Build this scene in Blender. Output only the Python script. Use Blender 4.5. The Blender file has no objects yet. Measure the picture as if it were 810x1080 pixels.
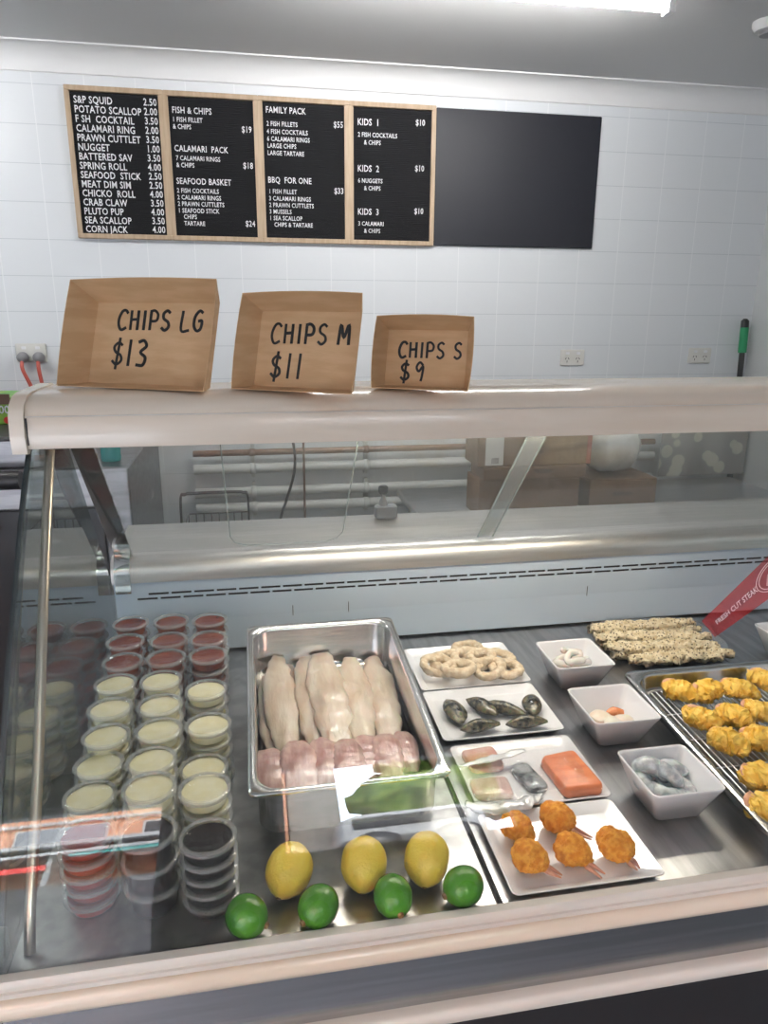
import bpy, math, random
from mathutils import Vector, Matrix, noise, Euler
random.seed(7)
PI = math.pi
sc = bpy.context.scene
COL = sc.collection
V = Vector

# ------------------------------------------------------------------ camera
F = 766.4; PITCH = math.radians(15.55); YAW = math.radians(10.46); ROLL = math.radians(-.39); CZ = 1.6
fw = V((math.sin(YAW)*math.cos(PITCH), math.cos(YAW)*math.cos(PITCH), -math.sin(PITCH)))
rt = V((math.cos(YAW), -math.sin(YAW), 0)); dn = fw.cross(rt)
rt, dn = math.cos(ROLL)*rt + math.sin(ROLL)*dn, -math.sin(ROLL)*rt + math.cos(ROLL)*dn
cam_d = bpy.data.cameras.new('camera'); cam = bpy.data.objects.new('camera', cam_d); COL.objects.link(cam)
up = -dn; bk = -fw
cam.matrix_world = Matrix(((rt.x, up.x, bk.x, 0), (rt.y, up.y, bk.y, 0), (rt.z, up.z, bk.z, CZ), (0, 0, 0, 1)))
cam_d.sensor_fit = 'VERTICAL'; cam_d.sensor_height = 36; cam_d.lens = F*36/1080; cam_d.clip_start = .02
sc.camera = cam
CAM = V((0, 0, CZ))
def ray(x, y): return ((x-405)*rt + (y-540)*dn)/F + fw
def onz(x, y, z): v = ray(x, y); return CAM + v*((z-CZ)/v.z)
def ony(x, y, Y): v = ray(x, y); return CAM + v*(Y/v.y)

# ------------------------------------------------------------------ materials
def newmat(n):
    m = bpy.data.materials.new(n); m.use_nodes = True
    nt = m.node_tree; return m, nt, nt.nodes['Principled BSDF']
def coords(nt, scale=(1, 1, 1), kind='Object'):
    tc = nt.nodes.new('ShaderNodeTexCoord'); mp = nt.nodes.new('ShaderNodeMapping')
    mp.inputs['Scale'].default_value = scale
    nt.links.new(tc.outputs[kind], mp.inputs[0]); return mp.outputs[0]
def ramp(nt, fac, stops):
    r = nt.nodes.new('ShaderNodeValToRGB'); e = r.color_ramp.elements
    while len(e) < len(stops): e.new(.5)
    for i, (p, c) in enumerate(stops): e[i].position = p; e[i].color = (*c, 1)
    nt.links.new(fac, r.inputs[0]); return r.outputs[0]
def mat(name, col, rough=.5, metal=0, col2=None, nscale=20, stretch=(1, 1, 1), bump=0, bscale=60, sss=0, spec=.5, lo=.4, hi=.6, coat=0, detail=4, tw=0):
    m, nt, b = newmat(name)
    b.inputs['Base Color'].default_value = (*col, 1); b.inputs['Roughness'].default_value = rough
    b.inputs['Metallic'].default_value = metal; b.inputs['Specular IOR Level'].default_value = spec
    b.inputs['Coat Weight'].default_value = coat; b.inputs['Coat Roughness'].default_value = .08
    if sss: b.inputs['Subsurface Weight'].default_value = sss; b.inputs['Subsurface Scale'].default_value = .006
    if col2 or bump: cv = coords(nt, stretch)
    if col2:
        n = nt.nodes.new('ShaderNodeTexNoise'); n.inputs['Scale'].default_value = nscale; n.inputs['Detail'].default_value = detail
        nt.links.new(cv, n.inputs[0]); nt.links.new(ramp(nt, n.outputs[0], [(lo, col), (hi, col2)]), b.inputs['Base Color'])
    if bump:
        n = nt.nodes.new('ShaderNodeTexNoise'); n.inputs['Scale'].default_value = bscale; n.inputs['Detail'].default_value = 3
        bp = nt.nodes.new('ShaderNodeBump'); bp.inputs['Strength'].default_value = bump; bp.inputs['Distance'].default_value = .002
        nt.links.new(cv, n.inputs[0]); nt.links.new(n.outputs[0], bp.inputs['Height']); nt.links.new(bp.outputs[0], b.inputs['Normal'])
    return m
def glassmat(name, tint=(1, 1, 1), f0=.05, rough=0., milky=0., milkcol=(.8, .8, .8), bump=0, bscale=30, fmax=1., pw=5.):
    """thin clear sheet: Fresnel mix of see-through and mirror, optional milky share"""
    m = bpy.data.materials.new(name); m.use_nodes = True; nt = m.node_tree; nt.nodes.clear()
    N = nt.nodes.new; L = nt.links.new
    g = N('ShaderNodeNewGeometry'); dot = N('ShaderNodeVectorMath'); dot.operation = 'DOT_PRODUCT'
    L(g.outputs['Normal'], dot.inputs[0]); L(g.outputs['Incoming'], dot.inputs[1])
    def mth(op, a, b=None):
        k = N('ShaderNodeMath'); k.operation = op
        for i, x in enumerate((a, b)):
            if x is None: continue
            if isinstance(x, (int, float)): k.inputs[i].default_value = x
            else: L(x, k.inputs[i])
        return k.outputs[0]
    a = mth('ABSOLUTE', dot.outputs['Value']); s = mth('SUBTRACT', 1., a); s.node.use_clamp = True
    fac = mth('ADD', mth('MULTIPLY', mth('POWER', s, pw), fmax-f0), f0)
    t = N('ShaderNodeBsdfTransparent'); t.inputs[0].default_value = (*tint, 1)
    gl = N('ShaderNodeBsdfGlossy'); gl.inputs['Roughness'].default_value = rough
    if bump:
        n = N('ShaderNodeTexNoise'); n.inputs['Scale'].default_value = bscale; n.inputs['Detail'].default_value = 2
        bp = N('ShaderNodeBump'); bp.inputs['Strength'].default_value = bump; bp.inputs['Distance'].default_value = .004
        L(coords(nt), n.inputs[0]); L(n.outputs[0], bp.inputs['Height']); L(bp.outputs[0], gl.inputs['Normal'])
    mx = N('ShaderNodeMixShader'); L(fac, mx.inputs[0]); 
    base = t.outputs[0]
    if milky:
        d = N('ShaderNodeBsdfDiffuse'); d.inputs[0].default_value = (*milkcol, 1)
        m2 = N('ShaderNodeMixShader'); m2.inputs[0].default_value = milky; L(t.outputs[0], m2.inputs[1]); L(d.outputs[0], m2.inputs[2]); base = m2.outputs[0]
    L(base, mx.inputs[1]); L(gl.outputs[0], mx.inputs[2])
    o = N('ShaderNodeOutputMaterial'); L(mx.outputs[0], o.inputs[0]); return m
def emis(name, col, s):
    m, nt, b = newmat(name); b.inputs['Base Color'].default_value = (*col, 1)
    b.inputs['Emission Color'].default_value = (*col, 1); b.inputs['Emission Strength'].default_value = s; return m
def tilemat(name, c, grout):
    m, nt, b = newmat(name); L = nt.links.new
    tc = nt.nodes.new('ShaderNodeTexCoord'); sep = nt.nodes.new('ShaderNodeSeparateXYZ'); L(tc.outputs['Object'], sep.inputs[0])
    def mth(op, a, bb=None):
        k = nt.nodes.new('ShaderNodeMath'); k.operation = op
        for i, x in enumerate((a, bb)):
            if x is None: continue
            if isinstance(x, (int, float)): k.inputs[i].default_value = x
            else: L(x, k.inputs[i])
        return k.outputs[0]
    def line(v, off, p, wd):
        f = mth('FRACT', mth('DIVIDE', mth('SUBTRACT', v, off), p)); e = mth('ABSOLUTE', mth('SUBTRACT', f, .5))
        return mth('GREATER_THAN', e, .5 - wd/p/2)
    lx = line(sep.outputs[0], -.745+100*-.1838, .1838, .0035); lz = line(sep.outputs[2], 1.449-13.55, .1355, .0028)
    mx = nt.nodes.new('ShaderNodeMix'); mx.data_type = 'RGBA'; mx.inputs[6].default_value = (*c, 1); mx.inputs[7].default_value = (.60, .63, .66, 1); L(lz, mx.inputs[0])
    m2 = nt.nodes.new('ShaderNodeMix'); m2.data_type = 'RGBA'; m2.inputs[7].default_value = (*grout, 1); L(mx.outputs[2], m2.inputs[6]); L(lx, m2.inputs[0])
    L(m2.outputs[2], b.inputs['Base Color']); b.inputs['Roughness'].default_value = .3
    n = nt.nodes.new('ShaderNodeTexNoise'); n.inputs['Scale'].default_value = 2.2; L(tc.outputs['Object'], n.inputs[0])
    bp = nt.nodes.new('ShaderNodeBump'); bp.inputs['Distance'].default_value = .01; bp.inputs['Strength'].default_value = .25
    L(n.outputs[0], bp.inputs['Height']); L(bp.outputs[0], b.inputs['Normal']); return m
def brickmat(name):
    m, nt, b = newmat(name); br = nt.nodes.new('ShaderNodeTexBrick'); mp = coords(nt, (1, 1, 1))
    mp.node.inputs['Rotation'].default_value = (PI/2, 0, 0)
    br.inputs['Color1'].default_value = (.55, .22, .12, 1); br.inputs['Color2'].default_value = (.62, .3, .18, 1); br.inputs['Mortar'].default_value = (.6, .5, .42, 1)
    br.inputs['Scale'].default_value = 3; nt.links.new(mp, br.inputs[0]); nt.links.new(br.outputs[0], b.inputs['Base Color']); b.inputs['Roughness'].default_value = .9; return m

STEEL_C = (.56, .56, .57)
M = dict(
 wall=tilemat('white_wall_tile', (.76, .785, .81), (.84, .86, .88)), paint=mat('wall_paint', (.66, .68, .68), .6), ceil=mat('ceiling_paint', (.68, .68, .68), .6),
 cornice=mat('cornice_paint', (.8, .8, .8), .5), floor=mat('floor_vinyl', (.12, .12, .125), .4, col2=(.16, .16, .165)),
 steel=mat('brushed_steel', (.50, .50, .51), .33, 1, (.62, .62, .63), 8, (1, 14, 14), .15, 30),
 front_s=mat('dull_steel', (.25, .25, .26), .38, 1, (.34, .34, .35), 5, (1, 10, 10), .12, 20), wire=mat('wire_steel', (.70, .70, .72), .35, .6),
 ledge=mat('ledge_steel', (.60, .58, .55), .42, 1, (.68, .66, .63), 6, (1, 14, 14), .08, 30),
 deck=mat('deck_steel', (.36, .36, .37), .30, 1, (.48, .48, .49), 5, (10, 1, 1), .12, 26),
 deckl=mat('deck_steel_light', (.36, .355, .35), .34, 1, (.48, .475, .465), 26, (1, 1, 1), .2, 60),
 pan=mat('pan_steel', (.62, .61, .6), .2, 1, (.72, .71, .70), 9, (1, 1, 6), .1, 20), polish=mat('polished_steel', (.75, .75, .75), .1, 1),
 darkmirror=mat('dark_polished_steel', (.46, .46, .45), .07, 1), post=mat('post_steel', (.46, .40, .33), .28, 1),
 dark=mat('dark_void', (.012, .012, .014), .6), black=mat('black_plastic', (.02, .02, .022), .35), blackp=mat('black_panel', (.018, .018, .02), .3),
 cream=mat('cream_enamel', (.74, .63, .51), .22, col2=(.78, .68, .565), nscale=3, stretch=(1, 10, 10), coat=.4), creaml=mat('cream_pvc', (.64, .60, .55), .4, col2=(.70, .665, .61), nscale=4, stretch=(1, 12, 12)),
 panelw=mat('blue_white_panel', (.52, .62, .74), .35, col2=(.57, .67, .78), nscale=3), rubber=mat('dark_rubber', (.012, .02, .022), .4),
 china=mat('white_china', (.86, .86, .90), .15, coat=.5), chinag=mat('white_melamine', (.80, .80, .84), .2, coat=.3),
 card=mat('kraft_card', (.56, .35, .18), .75, col2=(.62, .40, .22), nscale=14, stretch=(1, 1, 5), bump=.15, bscale=90), ink=mat('black_ink', (.008, .008, .008), .5), paper=mat('white_paper', (.72, .7, .66), .7),
 box=mat('carton_card', (.22, .135, .08), .8, col2=(.27, .17, .105), nscale=8), oak=mat('pale_oak', (.46, .335, .22), .5, col2=(.53, .40, .275), nscale=9, stretch=(8, 1, 1)),
 felt=mat('ribbed_black_felt', (.008, .008, .010), .9), chalk=mat('blank_chalkboard', (.012, .013, .020), .5), letter=mat('white_letter', (.85, .85, .87), .5),
 plug=mat('grey_plug', (.28, .28, .29), .4), socket=mat('socket_plastic', (.74, .73, .69), .35), red=mat('red_cable', (.62, .13, .10), .45), pipe=mat('white_pvc_pipe', (.62, .63, .61), .3), copper=mat('brown_pipe', (.22, .13, .09), .35, .3),
 green=mat('green_grip', (.02, .30, .12), .45), water=mat('green_bottle', (.05, .36, .36), .2),
 lemon=mat('lemon_peel', (.74, .50, .03), .33, col2=(.80, .60, .08), nscale=10, bump=.5, bscale=260, sss=.1), lime=mat('lime_peel', (.03, .155, .012), .25, col2=(.065, .24, .02), nscale=14, bump=.35, bscale=240), nub=mat('stem_nub', (.22, .13, .05), .8),
 fish=mat('pale_fish_flesh', (.50, .375, .27), .3, col2=(.70, .60, .50), nscale=16, stretch=(2.2, .5, 1), bump=.6, bscale=70, sss=.15, coat=.25, lo=.35, hi=.65), pink=mat('pink_fish_flesh', (.36, .17, .15), .28, col2=(.62, .42, .38), nscale=24, stretch=(2.5, .7, 1), bump=.6, bscale=80, sss=.15, coat=.3, lo=.35, hi=.65),
 crumb=mat('pale_crumb', (.70, .54, .36), .85, col2=(.82, .70, .53), nscale=90, bump=1, bscale=380), orange=mat('orange_crumb', (.74, .25, .012), .8, col2=(.90, .42, .05), nscale=120, bump=1, bscale=420, lo=.4, hi=.6),
 batter=mat('yellow_batter', (.84, .45, .03), .4, col2=(.93, .64, .12), nscale=60, bump=1, bscale=200), tail=mat('prawn_tail', (.78, .42, .26), .4, col2=(.50, .22, .16), nscale=60), ptail=mat('raw_prawn_tail', (.06, .055, .06), .3),
 prawn=mat('raw_prawn', (.35, .38, .40), .2, col2=(.62, .66, .68), nscale=70, sss=.2, coat=.5, bump=.3, bscale=120), salmon=mat('salmon_flesh', (.66, .165, .055), .4, col2=(.76, .25, .10), nscale=9, stretch=(1, 7, 1), coat=.05), salmonf=mat('pink_salmon_flesh', (.62, .26, .19), .25, col2=(.74, .45, .38), nscale=26, coat=.4),
 skin=mat('dark_fish_skin', (.05, .055, .065), .2, col2=(.36, .38, .40), nscale=55, coat=.5), squid=mat('white_squid', (.72, .68, .63), .25, col2=(.80, .77, .73), nscale=30, sss=.2, coat=.3), scallop=mat('scallop_flesh', (.72, .60, .48), .3, col2=(.80, .72, .62), nscale=40, sss=.2, coat=.3), roe=mat('orange_roe', (.72, .24, .09), .25, coat=.4),
 tart=mat('tartare_sauce', (.86, .78, .48), .35, col2=(.90, .84, .60), nscale=40, bump=.3, bscale=60), tomato=mat('tomato_sauce', (.15, .018, .006), .25, col2=(.24, .045, .015), nscale=22), soy=mat('dark_brown_sauce', (.012, .004, .004), .2, spec=.25), chilli=mat('sweet_chilli_sauce', (.22, .016, .012), .25, spec=.3),
 brick=brickmat('brick'), wframe=mat('white_frame', (.8, .8, .8), .5), street=mat('asphalt', (.22, .22, .22), .9), grass=mat('leaf_green', (.05, .10, .015), .9, col2=(.16, .22, .05), nscale=5), whitep=mat('white_metal', (.8, .82, .85), .4), redc=mat('red_banner', (.60, .03, .03), .6),
 bag=glassmat('clear_bag', (.9, .9, .9), .10, .12, .30, (.8, .82, .84), .9, 14), film=glassmat('cling_film', (.99, .99, .99), .05, .10, .02, (.8, .8, .85), 1, 60), filmr=glassmat('bunched_film_and_glare', (.9, .9, .9), .25, .2, .8, (.85, .86, .9), 1, 90),  # bunched film: its milky white also stands in for glare on the wrap
 glass=glassmat('clear_glass', (.975, .985, .98), .036), glassend=glassmat('end_glass', (.80, .85, .84), .06, fmax=.95, pw=3.6), glassrear=glassmat('rear_glass', (.97, .975, .97), .045, 0, .04, (.7, .75, .76)), gedge=glassmat('polished_glass_edge', (.75, .85, .82), .2, .1, .35, (.75, .8, .78)),
 cupm=glassmat('clear_cup', (.97, .97, .96), .02, .12, .012, (.8, .8, .78), fmax=.5), lidm=glassmat('clear_lid', (.97, .97, .97), .03, .03, .008, (.85, .85, .86), .2, 50, fmax=.6), rim=glassmat('milky_rim', (.92, .92, .92), .05, .18, .17, (.80, .80, .80)),
 tube=emis('fluorescent_tube', (1, .98, .96), 88), casetube=emis('warm_case_tube', (1, .90, .74), 50),
 acrylic=glassmat('acrylic_strip', (.9, .92, .92), .08, .05, .16, (.8, .82, .82)), foodbox=mat('green_food_carton', (.09, .30, .03), .5, col2=(.30, .50, .06), nscale=16), foodred=mat('tomato_print', (.6, .04, .03), .5), brown=mat('brown_flap', (.10, .055, .035), .7), cable=mat('dark_cable', (.03, .025, .025), .5), grout=mat('carton_print', (.10, .07, .055), .8), carred=mat('carton_red_print', (.35, .10, .08), .8), pat=None,
)
def speckmat():
    m, nt, b = newmat('seasoned_crumb'); L = nt.links.new; cv = coords(nt)
    n = nt.nodes.new('ShaderNodeTexNoise'); n.inputs['Scale'].default_value = 90; L(cv, n.inputs[0])
    c1 = ramp(nt, n.outputs[0], [(.4, (.70, .56, .34)), (.6, (.84, .73, .52))])
    v = nt.nodes.new('ShaderNodeTexVoronoi'); v.inputs['Scale'].default_value = 150; L(cv, v.inputs[0])
    c2 = ramp(nt, v.outputs['Distance'], [(.24, (.06, .04, .02)), (.34, (1, 1, 1))])
    mx = nt.nodes.new('ShaderNodeMix'); mx.data_type = 'RGBA'; mx.blend_type = 'MULTIPLY'; mx.inputs[0].default_value = .85
    L(c1, mx.inputs[6]); L(c2, mx.inputs[7]); L(mx.outputs[2], b.inputs['Base Color']); b.inputs['Roughness'].default_value = .85
    bp = nt.nodes.new('ShaderNodeBump'); bp.inputs['Distance'].default_value = .002; n2 = nt.nodes.new('ShaderNodeTexNoise'); n2.inputs['Scale'].default_value = 350; L(cv, n2.inputs[0]); L(n2.outputs[0], bp.inputs['Height']); L(bp.outputs[0], b.inputs['Normal'])
    return m
M['speck'] = speckmat()
M['redc'] = glassmat('red_sticker_film', (1., .72, .72), .02, .1, .24, (.72, .07, .08))

def musselmat():
    m, nt, b = newmat('mussel_shell'); L = nt.links.new; cv = coords(nt)
    w = nt.nodes.new('ShaderNodeTexNoise'); w.inputs['Scale'].default_value = 85; w.inputs['Detail'].default_value = 8; L(cv, w.inputs[0])
    L(ramp(nt, w.outputs[0], [(.36, (.012, .014, .014)), (.50, (.045, .045, .035)), (.60, (.16, .13, .08)), (.70, (.04, .10, .04))]), b.inputs['Base Color'])
    b.inputs['Roughness'].default_value = .25; b.inputs['Coat Weight'].default_value = .3; return m
M['mussel'] = musselmat()
def patchmat():
    m, nt, b = newmat('pale_patch_plastic'); L = nt.links.new; cv = coords(nt, (1, 1, 1))
    v = nt.nodes.new('ShaderNodeTexVoronoi'); v.inputs['Scale'].default_value = 12; v.inputs['Randomness'].default_value = 1; L(cv, v.inputs[0])
    L(ramp(nt, v.outputs['Distance'], [(.36, (.70, .69, .60)), (.42, (.36, .355, .34))]), b.inputs['Base Color']); b.inputs['Roughness'].default_value = .3; return m  # pale rounded patches on grey
M['pat'] = patchmat()

# ------------------------------------------------------------------ mesh builder
class MB:
    def __init__(s): s.v = []; s.f = []; s.mi = []; s.sm = []; s.sharp = False
    def add(s, vs, fs, mi=0, smooth=False):
        o = len(s.v); s.v += [tuple(v) for v in vs]
        for f in fs: s.f.append([i+o for i in f]); s.mi.append(mi); s.sm.append(smooth)
        return s
    def box(s, x0, x1, y0, y1, z0, z1, mi=0, b=0.):
        if b:
            r = [(x, y) for x, y in rrect(x1-x0, y1-y0, b, 2)]
            cx, cy = (x0+x1)/2, (y0+y1)/2
            def ring(d, z): return [V((cx+x, cy+y, z)) for x, y in rrect(x1-x0-2*d, y1-y0-2*d, b, 2)]
            return s.skin([ring(b, z0), ring(0, z0+b), ring(0, z1-b), ring(b, z1)], mi=mi, smooth=False)
        vs = [(x, y, z) for z in (z0, z1) for y in (y0, y1) for x in (x0, x1)]
        return s.add(vs, [(0, 2, 3, 1), (4, 5, 7, 6), (0, 1, 5, 4), (2, 6, 7, 3), (0, 4, 6, 2), (1, 3, 7, 5)], mi)
    def skin(s, rings, mi=0, smooth=True, caps=(True, True), closed=True):
        n = len(rings[0]); vs = [p for r in rings for p in r]; fs = []
        for k in range(len(rings)-1):
            for i in range(n if closed else n-1):
                j = (i+1) % n; fs.append((k*n+i, k*n+j, (k+1)*n+j, (k+1)*n+i))
        if caps[0]: fs.append(tuple(range(n))[::-1])
        if caps[1]: fs.append(tuple((len(rings)-1)*n+i for i in range(n)))
        return s.add(vs, fs, mi, smooth)
    def lathe(s, prof, n=32, c=(0, 0, 0), mi=0, caps=(True, True)):
        s.sharp = True
        return s.skin([[V((c[0]+r*math.cos(2*PI*i/n), c[1]+r*math.sin(2*PI*i/n), c[2]+z)) for i in range(n)] for r, z in prof], mi, True, caps)
    def prism(s, poly, axis, a, b, mi=0, smooth=False):
        """poly of 2D points, extruded along axis 'x' (poly in y,z)  'y' (x,z)  'z' (x,y)"""
        s.sharp = True
        def P(u, w, t): return V((t, u, w)) if axis == 'x' else V((u, t, w)) if axis == 'y' else V((u, w, t))
        s.skin([[P(u, w, a) for u, w in poly], [P(u, w, b) for u, w in poly]], mi, smooth); return s
    def tube(s, pts, r, n=10, mi=0, closed=False, caps=True):
        s.sharp = True; pts = [V(p) for p in pts]; rings = []; ref = None
        for i, p in enumerate(pts):
            a = pts[(i-1) % len(pts)] if (closed or i) else pts[0]; b = pts[(i+1) % len(pts)] if (closed or i < len(pts)-1) else pts[-1]
            t = (b-a).normalized()
            if ref is None: ref = V((0, 0, 1)) if abs(t.z) < .9 else V((1, 0, 0))
            u = (ref - t*ref.dot(t)).normalized(); w = t.cross(u); ref = u
            rr = r[i] if isinstance(r, (list, tuple)) else r
            rings.append([p+rr*(math.cos(2*PI*k/n)*u+math.sin(2*PI*k/n)*w) for k in range(n)])
        if closed: rings.append(rings[0])
        return s.skin(rings, mi, True, (caps and not closed, caps and not closed))
    def xf(s, mtx): s.v = [tuple(mtx @ V(v)) for v in s.v]; return s
    def nz(s, amp, freq, seed=0):
        o = V((seed*3.1, seed*1.7, seed*.9)); out = []
        for v in s.v:
            p = V(v); n = noise.noise_vector((p+o)*freq) + .5*noise.noise_vector((p+o)*freq*2.3); out.append(tuple(p+n*amp))
        s.v = out; return s
    def build(s, name, mats, parent=None, loc=None, off=None):
        me = bpy.data.meshes.new(name)
        if off is None and parent is not None and parent.get('_world'): off = parent.location
        vs = s.v if off is None else [tuple(V(v)-V(off)) for v in s.v]
        me.from_pydata(vs, [], s.f); me.polygons.foreach_set('material_index', s.mi); me.polygons.foreach_set('use_smooth', s.sm)
        for m in (mats if isinstance(mats, (list, tuple)) else [mats]): me.materials.append(M[m] if isinstance(m, str) else m)
        me.validate(); me.update()
        import bmesh
        bm = bmesh.new(); bm.from_mesh(me); bmesh.ops.recalc_face_normals(bm, faces=bm.faces); bm.to_mesh(me); bm.free()
        if s.sharp: me.set_sharp_from_angle(angle=math.radians(48))
        o = bpy.data.objects.new(name, me); COL.objects.link(o)
        if parent is not None: o.parent = parent
        if loc is not None: o.location = loc
        return o
    def thing(s, name, mats, label, cat, group=None, mtx=None, loc=None):
        """single-mesh thing; verts are world coords unless mtx/loc given: origin moves to the base centre"""
        if mtx is None and loc is None:
            xs = [v[0] for v in s.v]; ys = [v[1] for v in s.v]; zs = [v[2] for v in s.v]
            loc = V(((min(xs)+max(xs))/2, (min(ys)+max(ys))/2, min(zs))); s.v = [tuple(V(v)-loc) for v in s.v]
        o = s.build(name, mats)
        if mtx is not None: o.matrix_world = mtx
        else: o.location = loc
        return tag(o, label, cat, group)
def tag(o, label=None, cat=None, group=None, kind=None):
    if label: o['label'] = label
    if cat: o['category'] = cat
    if group: o['group'] = group
    if kind: o['kind'] = kind
    return o
def empty(name, loc, label, cat, group=None, rz=0, mtx=None, world=False):
    o = bpy.data.objects.new(name, None); COL.objects.link(o); o.empty_display_size = .05
    if mtx is not None: o.matrix_world = mtx
    else: o.location = loc; o.rotation_euler = (0, 0, rz)
    tag(o, label, cat, group)
    if world: o['_world'] = 1
    return o
def copy_tree(o, parent=None):
    c = o.copy(); COL.objects.link(c)
    if parent is not None: c.parent = parent
    for ch in list(o.children): copy_tree(ch, c)
    return c
def struct(name, mb, m): return tag(mb.build(name, m), kind='structure')
def rrect(w, h, r, n=5):
    r = min(r, w/2-1e-5, h/2-1e-5); out = []
    for cx, cy, a0 in ((w/2-r, h/2-r, 0), (-w/2+r, h/2-r, 90), (-w/2+r, -h/2+r, 180), (w/2-r, -h/2+r, 270)):
        for k in range(n+1):
            a = math.radians(a0+90*k/n); out.append((cx+r*math.cos(a), cy+r*math.sin(a)))
    return out
def rr3(w, h, r, z, n=5, cx=0, cy=0): return [V((cx+x, cy+y, z)) for x, y in rrect(w, h, r, n)]
def catmull(P, n):
    P = [V(p) for p in P]; out = []
    Q = [P[0]*2-P[1]] + P + [P[-1]*2-P[-2]]
    for i in range(1, len(Q)-2):
        for k in range(n):
            t = k/n; a, b, c, d = Q[i-1:i+3]
            out.append(.5*((2*b)+(c-a)*t+(2*a-5*b+4*c-d)*t*t+(3*b-a-3*c+d)*t**3))
    out.append(P[-1]); return out
def lerp(L, t):
    x = t*(len(L)-1); i = min(int(x), len(L)-2); return L[i]+(L[i+1]-L[i])*(x-i)
def loft(mb, spine, ws, hs, n=14, sub=6, upv=(0, 0, 1), flat=0., p=1., mi=0):
    """organic body: ellipse sections (half-width ws, half-height hs lists along the spine)"""
    S = catmull(spine, sub) if len(spine) > 2 else [V(spine[0]).lerp(V(spine[1]), k/14) for k in range(15)]
    rings = []; m = len(S)
    for i, c in enumerate(S):
        t = (S[min(i+1, m-1)]-S[max(i-1, 0)]).normalized(); u = V(upv); u = (u-t*u.dot(t)).normalized(); w = t.cross(u)
        a = lerp(ws, i/(m-1)); b = lerp(hs, i/(m-1)); ring = []
        for k in range(n):
            th = 2*PI*k/n; cs, sn = math.cos(th), math.sin(th)
            sn2 = sn*(1-flat) if sn < 0 else sn
            cs = math.copysign(abs(cs)**p, cs)
            ring.append(c+w*a*cs+u*b*sn2)
        rings.append(ring)
    mb.skin(rings, mi); return mb
def text_mb(txt, size, sx=.8, extr=.0015, align='LEFT', spacing=1.):
    cu = bpy.data.curves.new('lettering', 'FONT'); cu.body = txt; cu.size = size; cu.extrude = extr; cu.align_x = align; cu.resolution_u = 2; cu.space_character = spacing; cu.offset = size*.012
    o = bpy.data.objects.new('lettering', cu); COL.objects.link(o); bpy.context.view_layer.update()
    me = bpy.data.meshes.new_from_object(o.evaluated_get(bpy.context.evaluated_depsgraph_get()))
    mb = MB().add([(v.co.x*sx, v.co.y, v.co.z) for v in me.vertices], [tuple(q.vertices) for q in me.polygons])
    bpy.data.objects.remove(o); bpy.data.meshes.remove(me); bpy.data.curves.remove(cu); return mb
UPRIGHT = Matrix(((1, 0, 0, 0), (0, 0, -1, 0), (0, 1, 0, 0), (0, 0, 0, 1)))     # text plane xy -> xz facing -y

# ------------------------------------------------------------------ room
BY = 3.2; RX = 2.362; LX = -3.2; FY = -1.5; CEIL = 2.52
struct('floor', MB().box(LX-.1, RX+.1, FY-.1, BY+.1, -.06, 0), 'floor')
struct('ceiling', MB().box(LX-.1, RX+.1, FY-.1, BY+.1, CEIL, CEIL+.08), 'ceil')
struct('wall_back', MB().box(LX-.1, RX+.1, BY, BY+.1, 0, CEIL), 'wall')
struct('wall_right', MB().box(RX, RX+.1, FY, BY, 0, CEIL), 'paint')
struct('wall_left', MB().box(LX-.1, LX, FY, BY, 0, CEIL), 'paint')
wf = MB(); ops = [(-2.6, -.43, .25, 2.2), (.04, 1.12, 1.60, 2.34)]
wf.box(LX-.1, RX+.1, FY-.12, FY, 2.34, CEIL); wf.box(LX-.1, -2.6, FY-.12, FY, 0, 2.34); wf.box(-.43, .04, FY-.12, FY, 0, 2.34); wf.box(1.12, RX+.1, FY-.12, FY, 0, 2.34)
wf.box(-2.6, -.43, FY-.12, FY, 0, .25); wf.box(-2.6, -.43, FY-.12, FY, 2.2, 2.34); wf.box(.04, 1.12, FY-.12, FY, 0, 1.60)
struct('wall_front', wf, 'paint')
for i, (a, b, c, d) in enumerate(ops):
    t = .03; w = MB()
    for x0, x1, z0, z1 in ((a, b, c, c+t), (a, b, d-t, d), (a, a+t, c, d), (b-t, b, c, d)): w.box(x0, x1, FY-.08, FY-.03, z0, z1)
    struct('window_%d' % (i+1), w, 'wframe')
def cove(sgn=1):
    P = [(BY, CEIL), (BY-.085, CEIL), (BY-.085, CEIL-.006)]
    for k in range(7):
        a = PI/2*k/6; P.append((BY-.006-.075*(1-math.sin(a)), CEIL-.006-.075*(1-math.cos(a))))
    P.append((BY, CEIL-.084)); return P
struct('trim_1', MB().prism(cove(), 'x', LX, RX), 'cornice')

# ------------------------------------------------------------------ ceiling lights, smoke detector
def batten(x0, x1, y, label):
    t = empty('ceiling_light', ((x0+x1)/2, y, CEIL), label, 'ceiling light', world=True)
    MB().prism([(y-.055, CEIL-.002), (y+.055, CEIL-.002), (y+.04, CEIL-.045), (y-.04, CEIL-.045)], 'x', x0, x1).build('housing', 'cornice', t)
    MB().tube([(x0+.03, y, CEIL-.065), (x1-.03, y, CEIL-.065)], .018, 12).build('tube', 'tube', t)
    for x in (x0+.01, x1-.03): MB().box(x, x+.02, y-.02, y+.02, CEIL-.088, CEIL-.045).build('tube_holder', 'cornice', t)
batten(.10, 1.262, 2.235, 'white batten ceiling light at the top edge, behind the counter')
batten(-2.3, -1.1, 2.30, 'white batten ceiling light over the left of the back area')
p = onz(812, 30, 2.50)
t = empty('smoke_detector', (p.x, p.y, CEIL), 'round grey smoke detector on the ceiling at the right edge', 'smoke detector')
MB().lathe([(.055, 0), (.055, -.012), (.045, -.028), (.0, -.03)], 24).build('body', 'cornice', t)
MB().lathe([(.03, -.029), (.03, -.04), (.001, -.042)], 20).build('sensor', 'plug', t)

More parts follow.
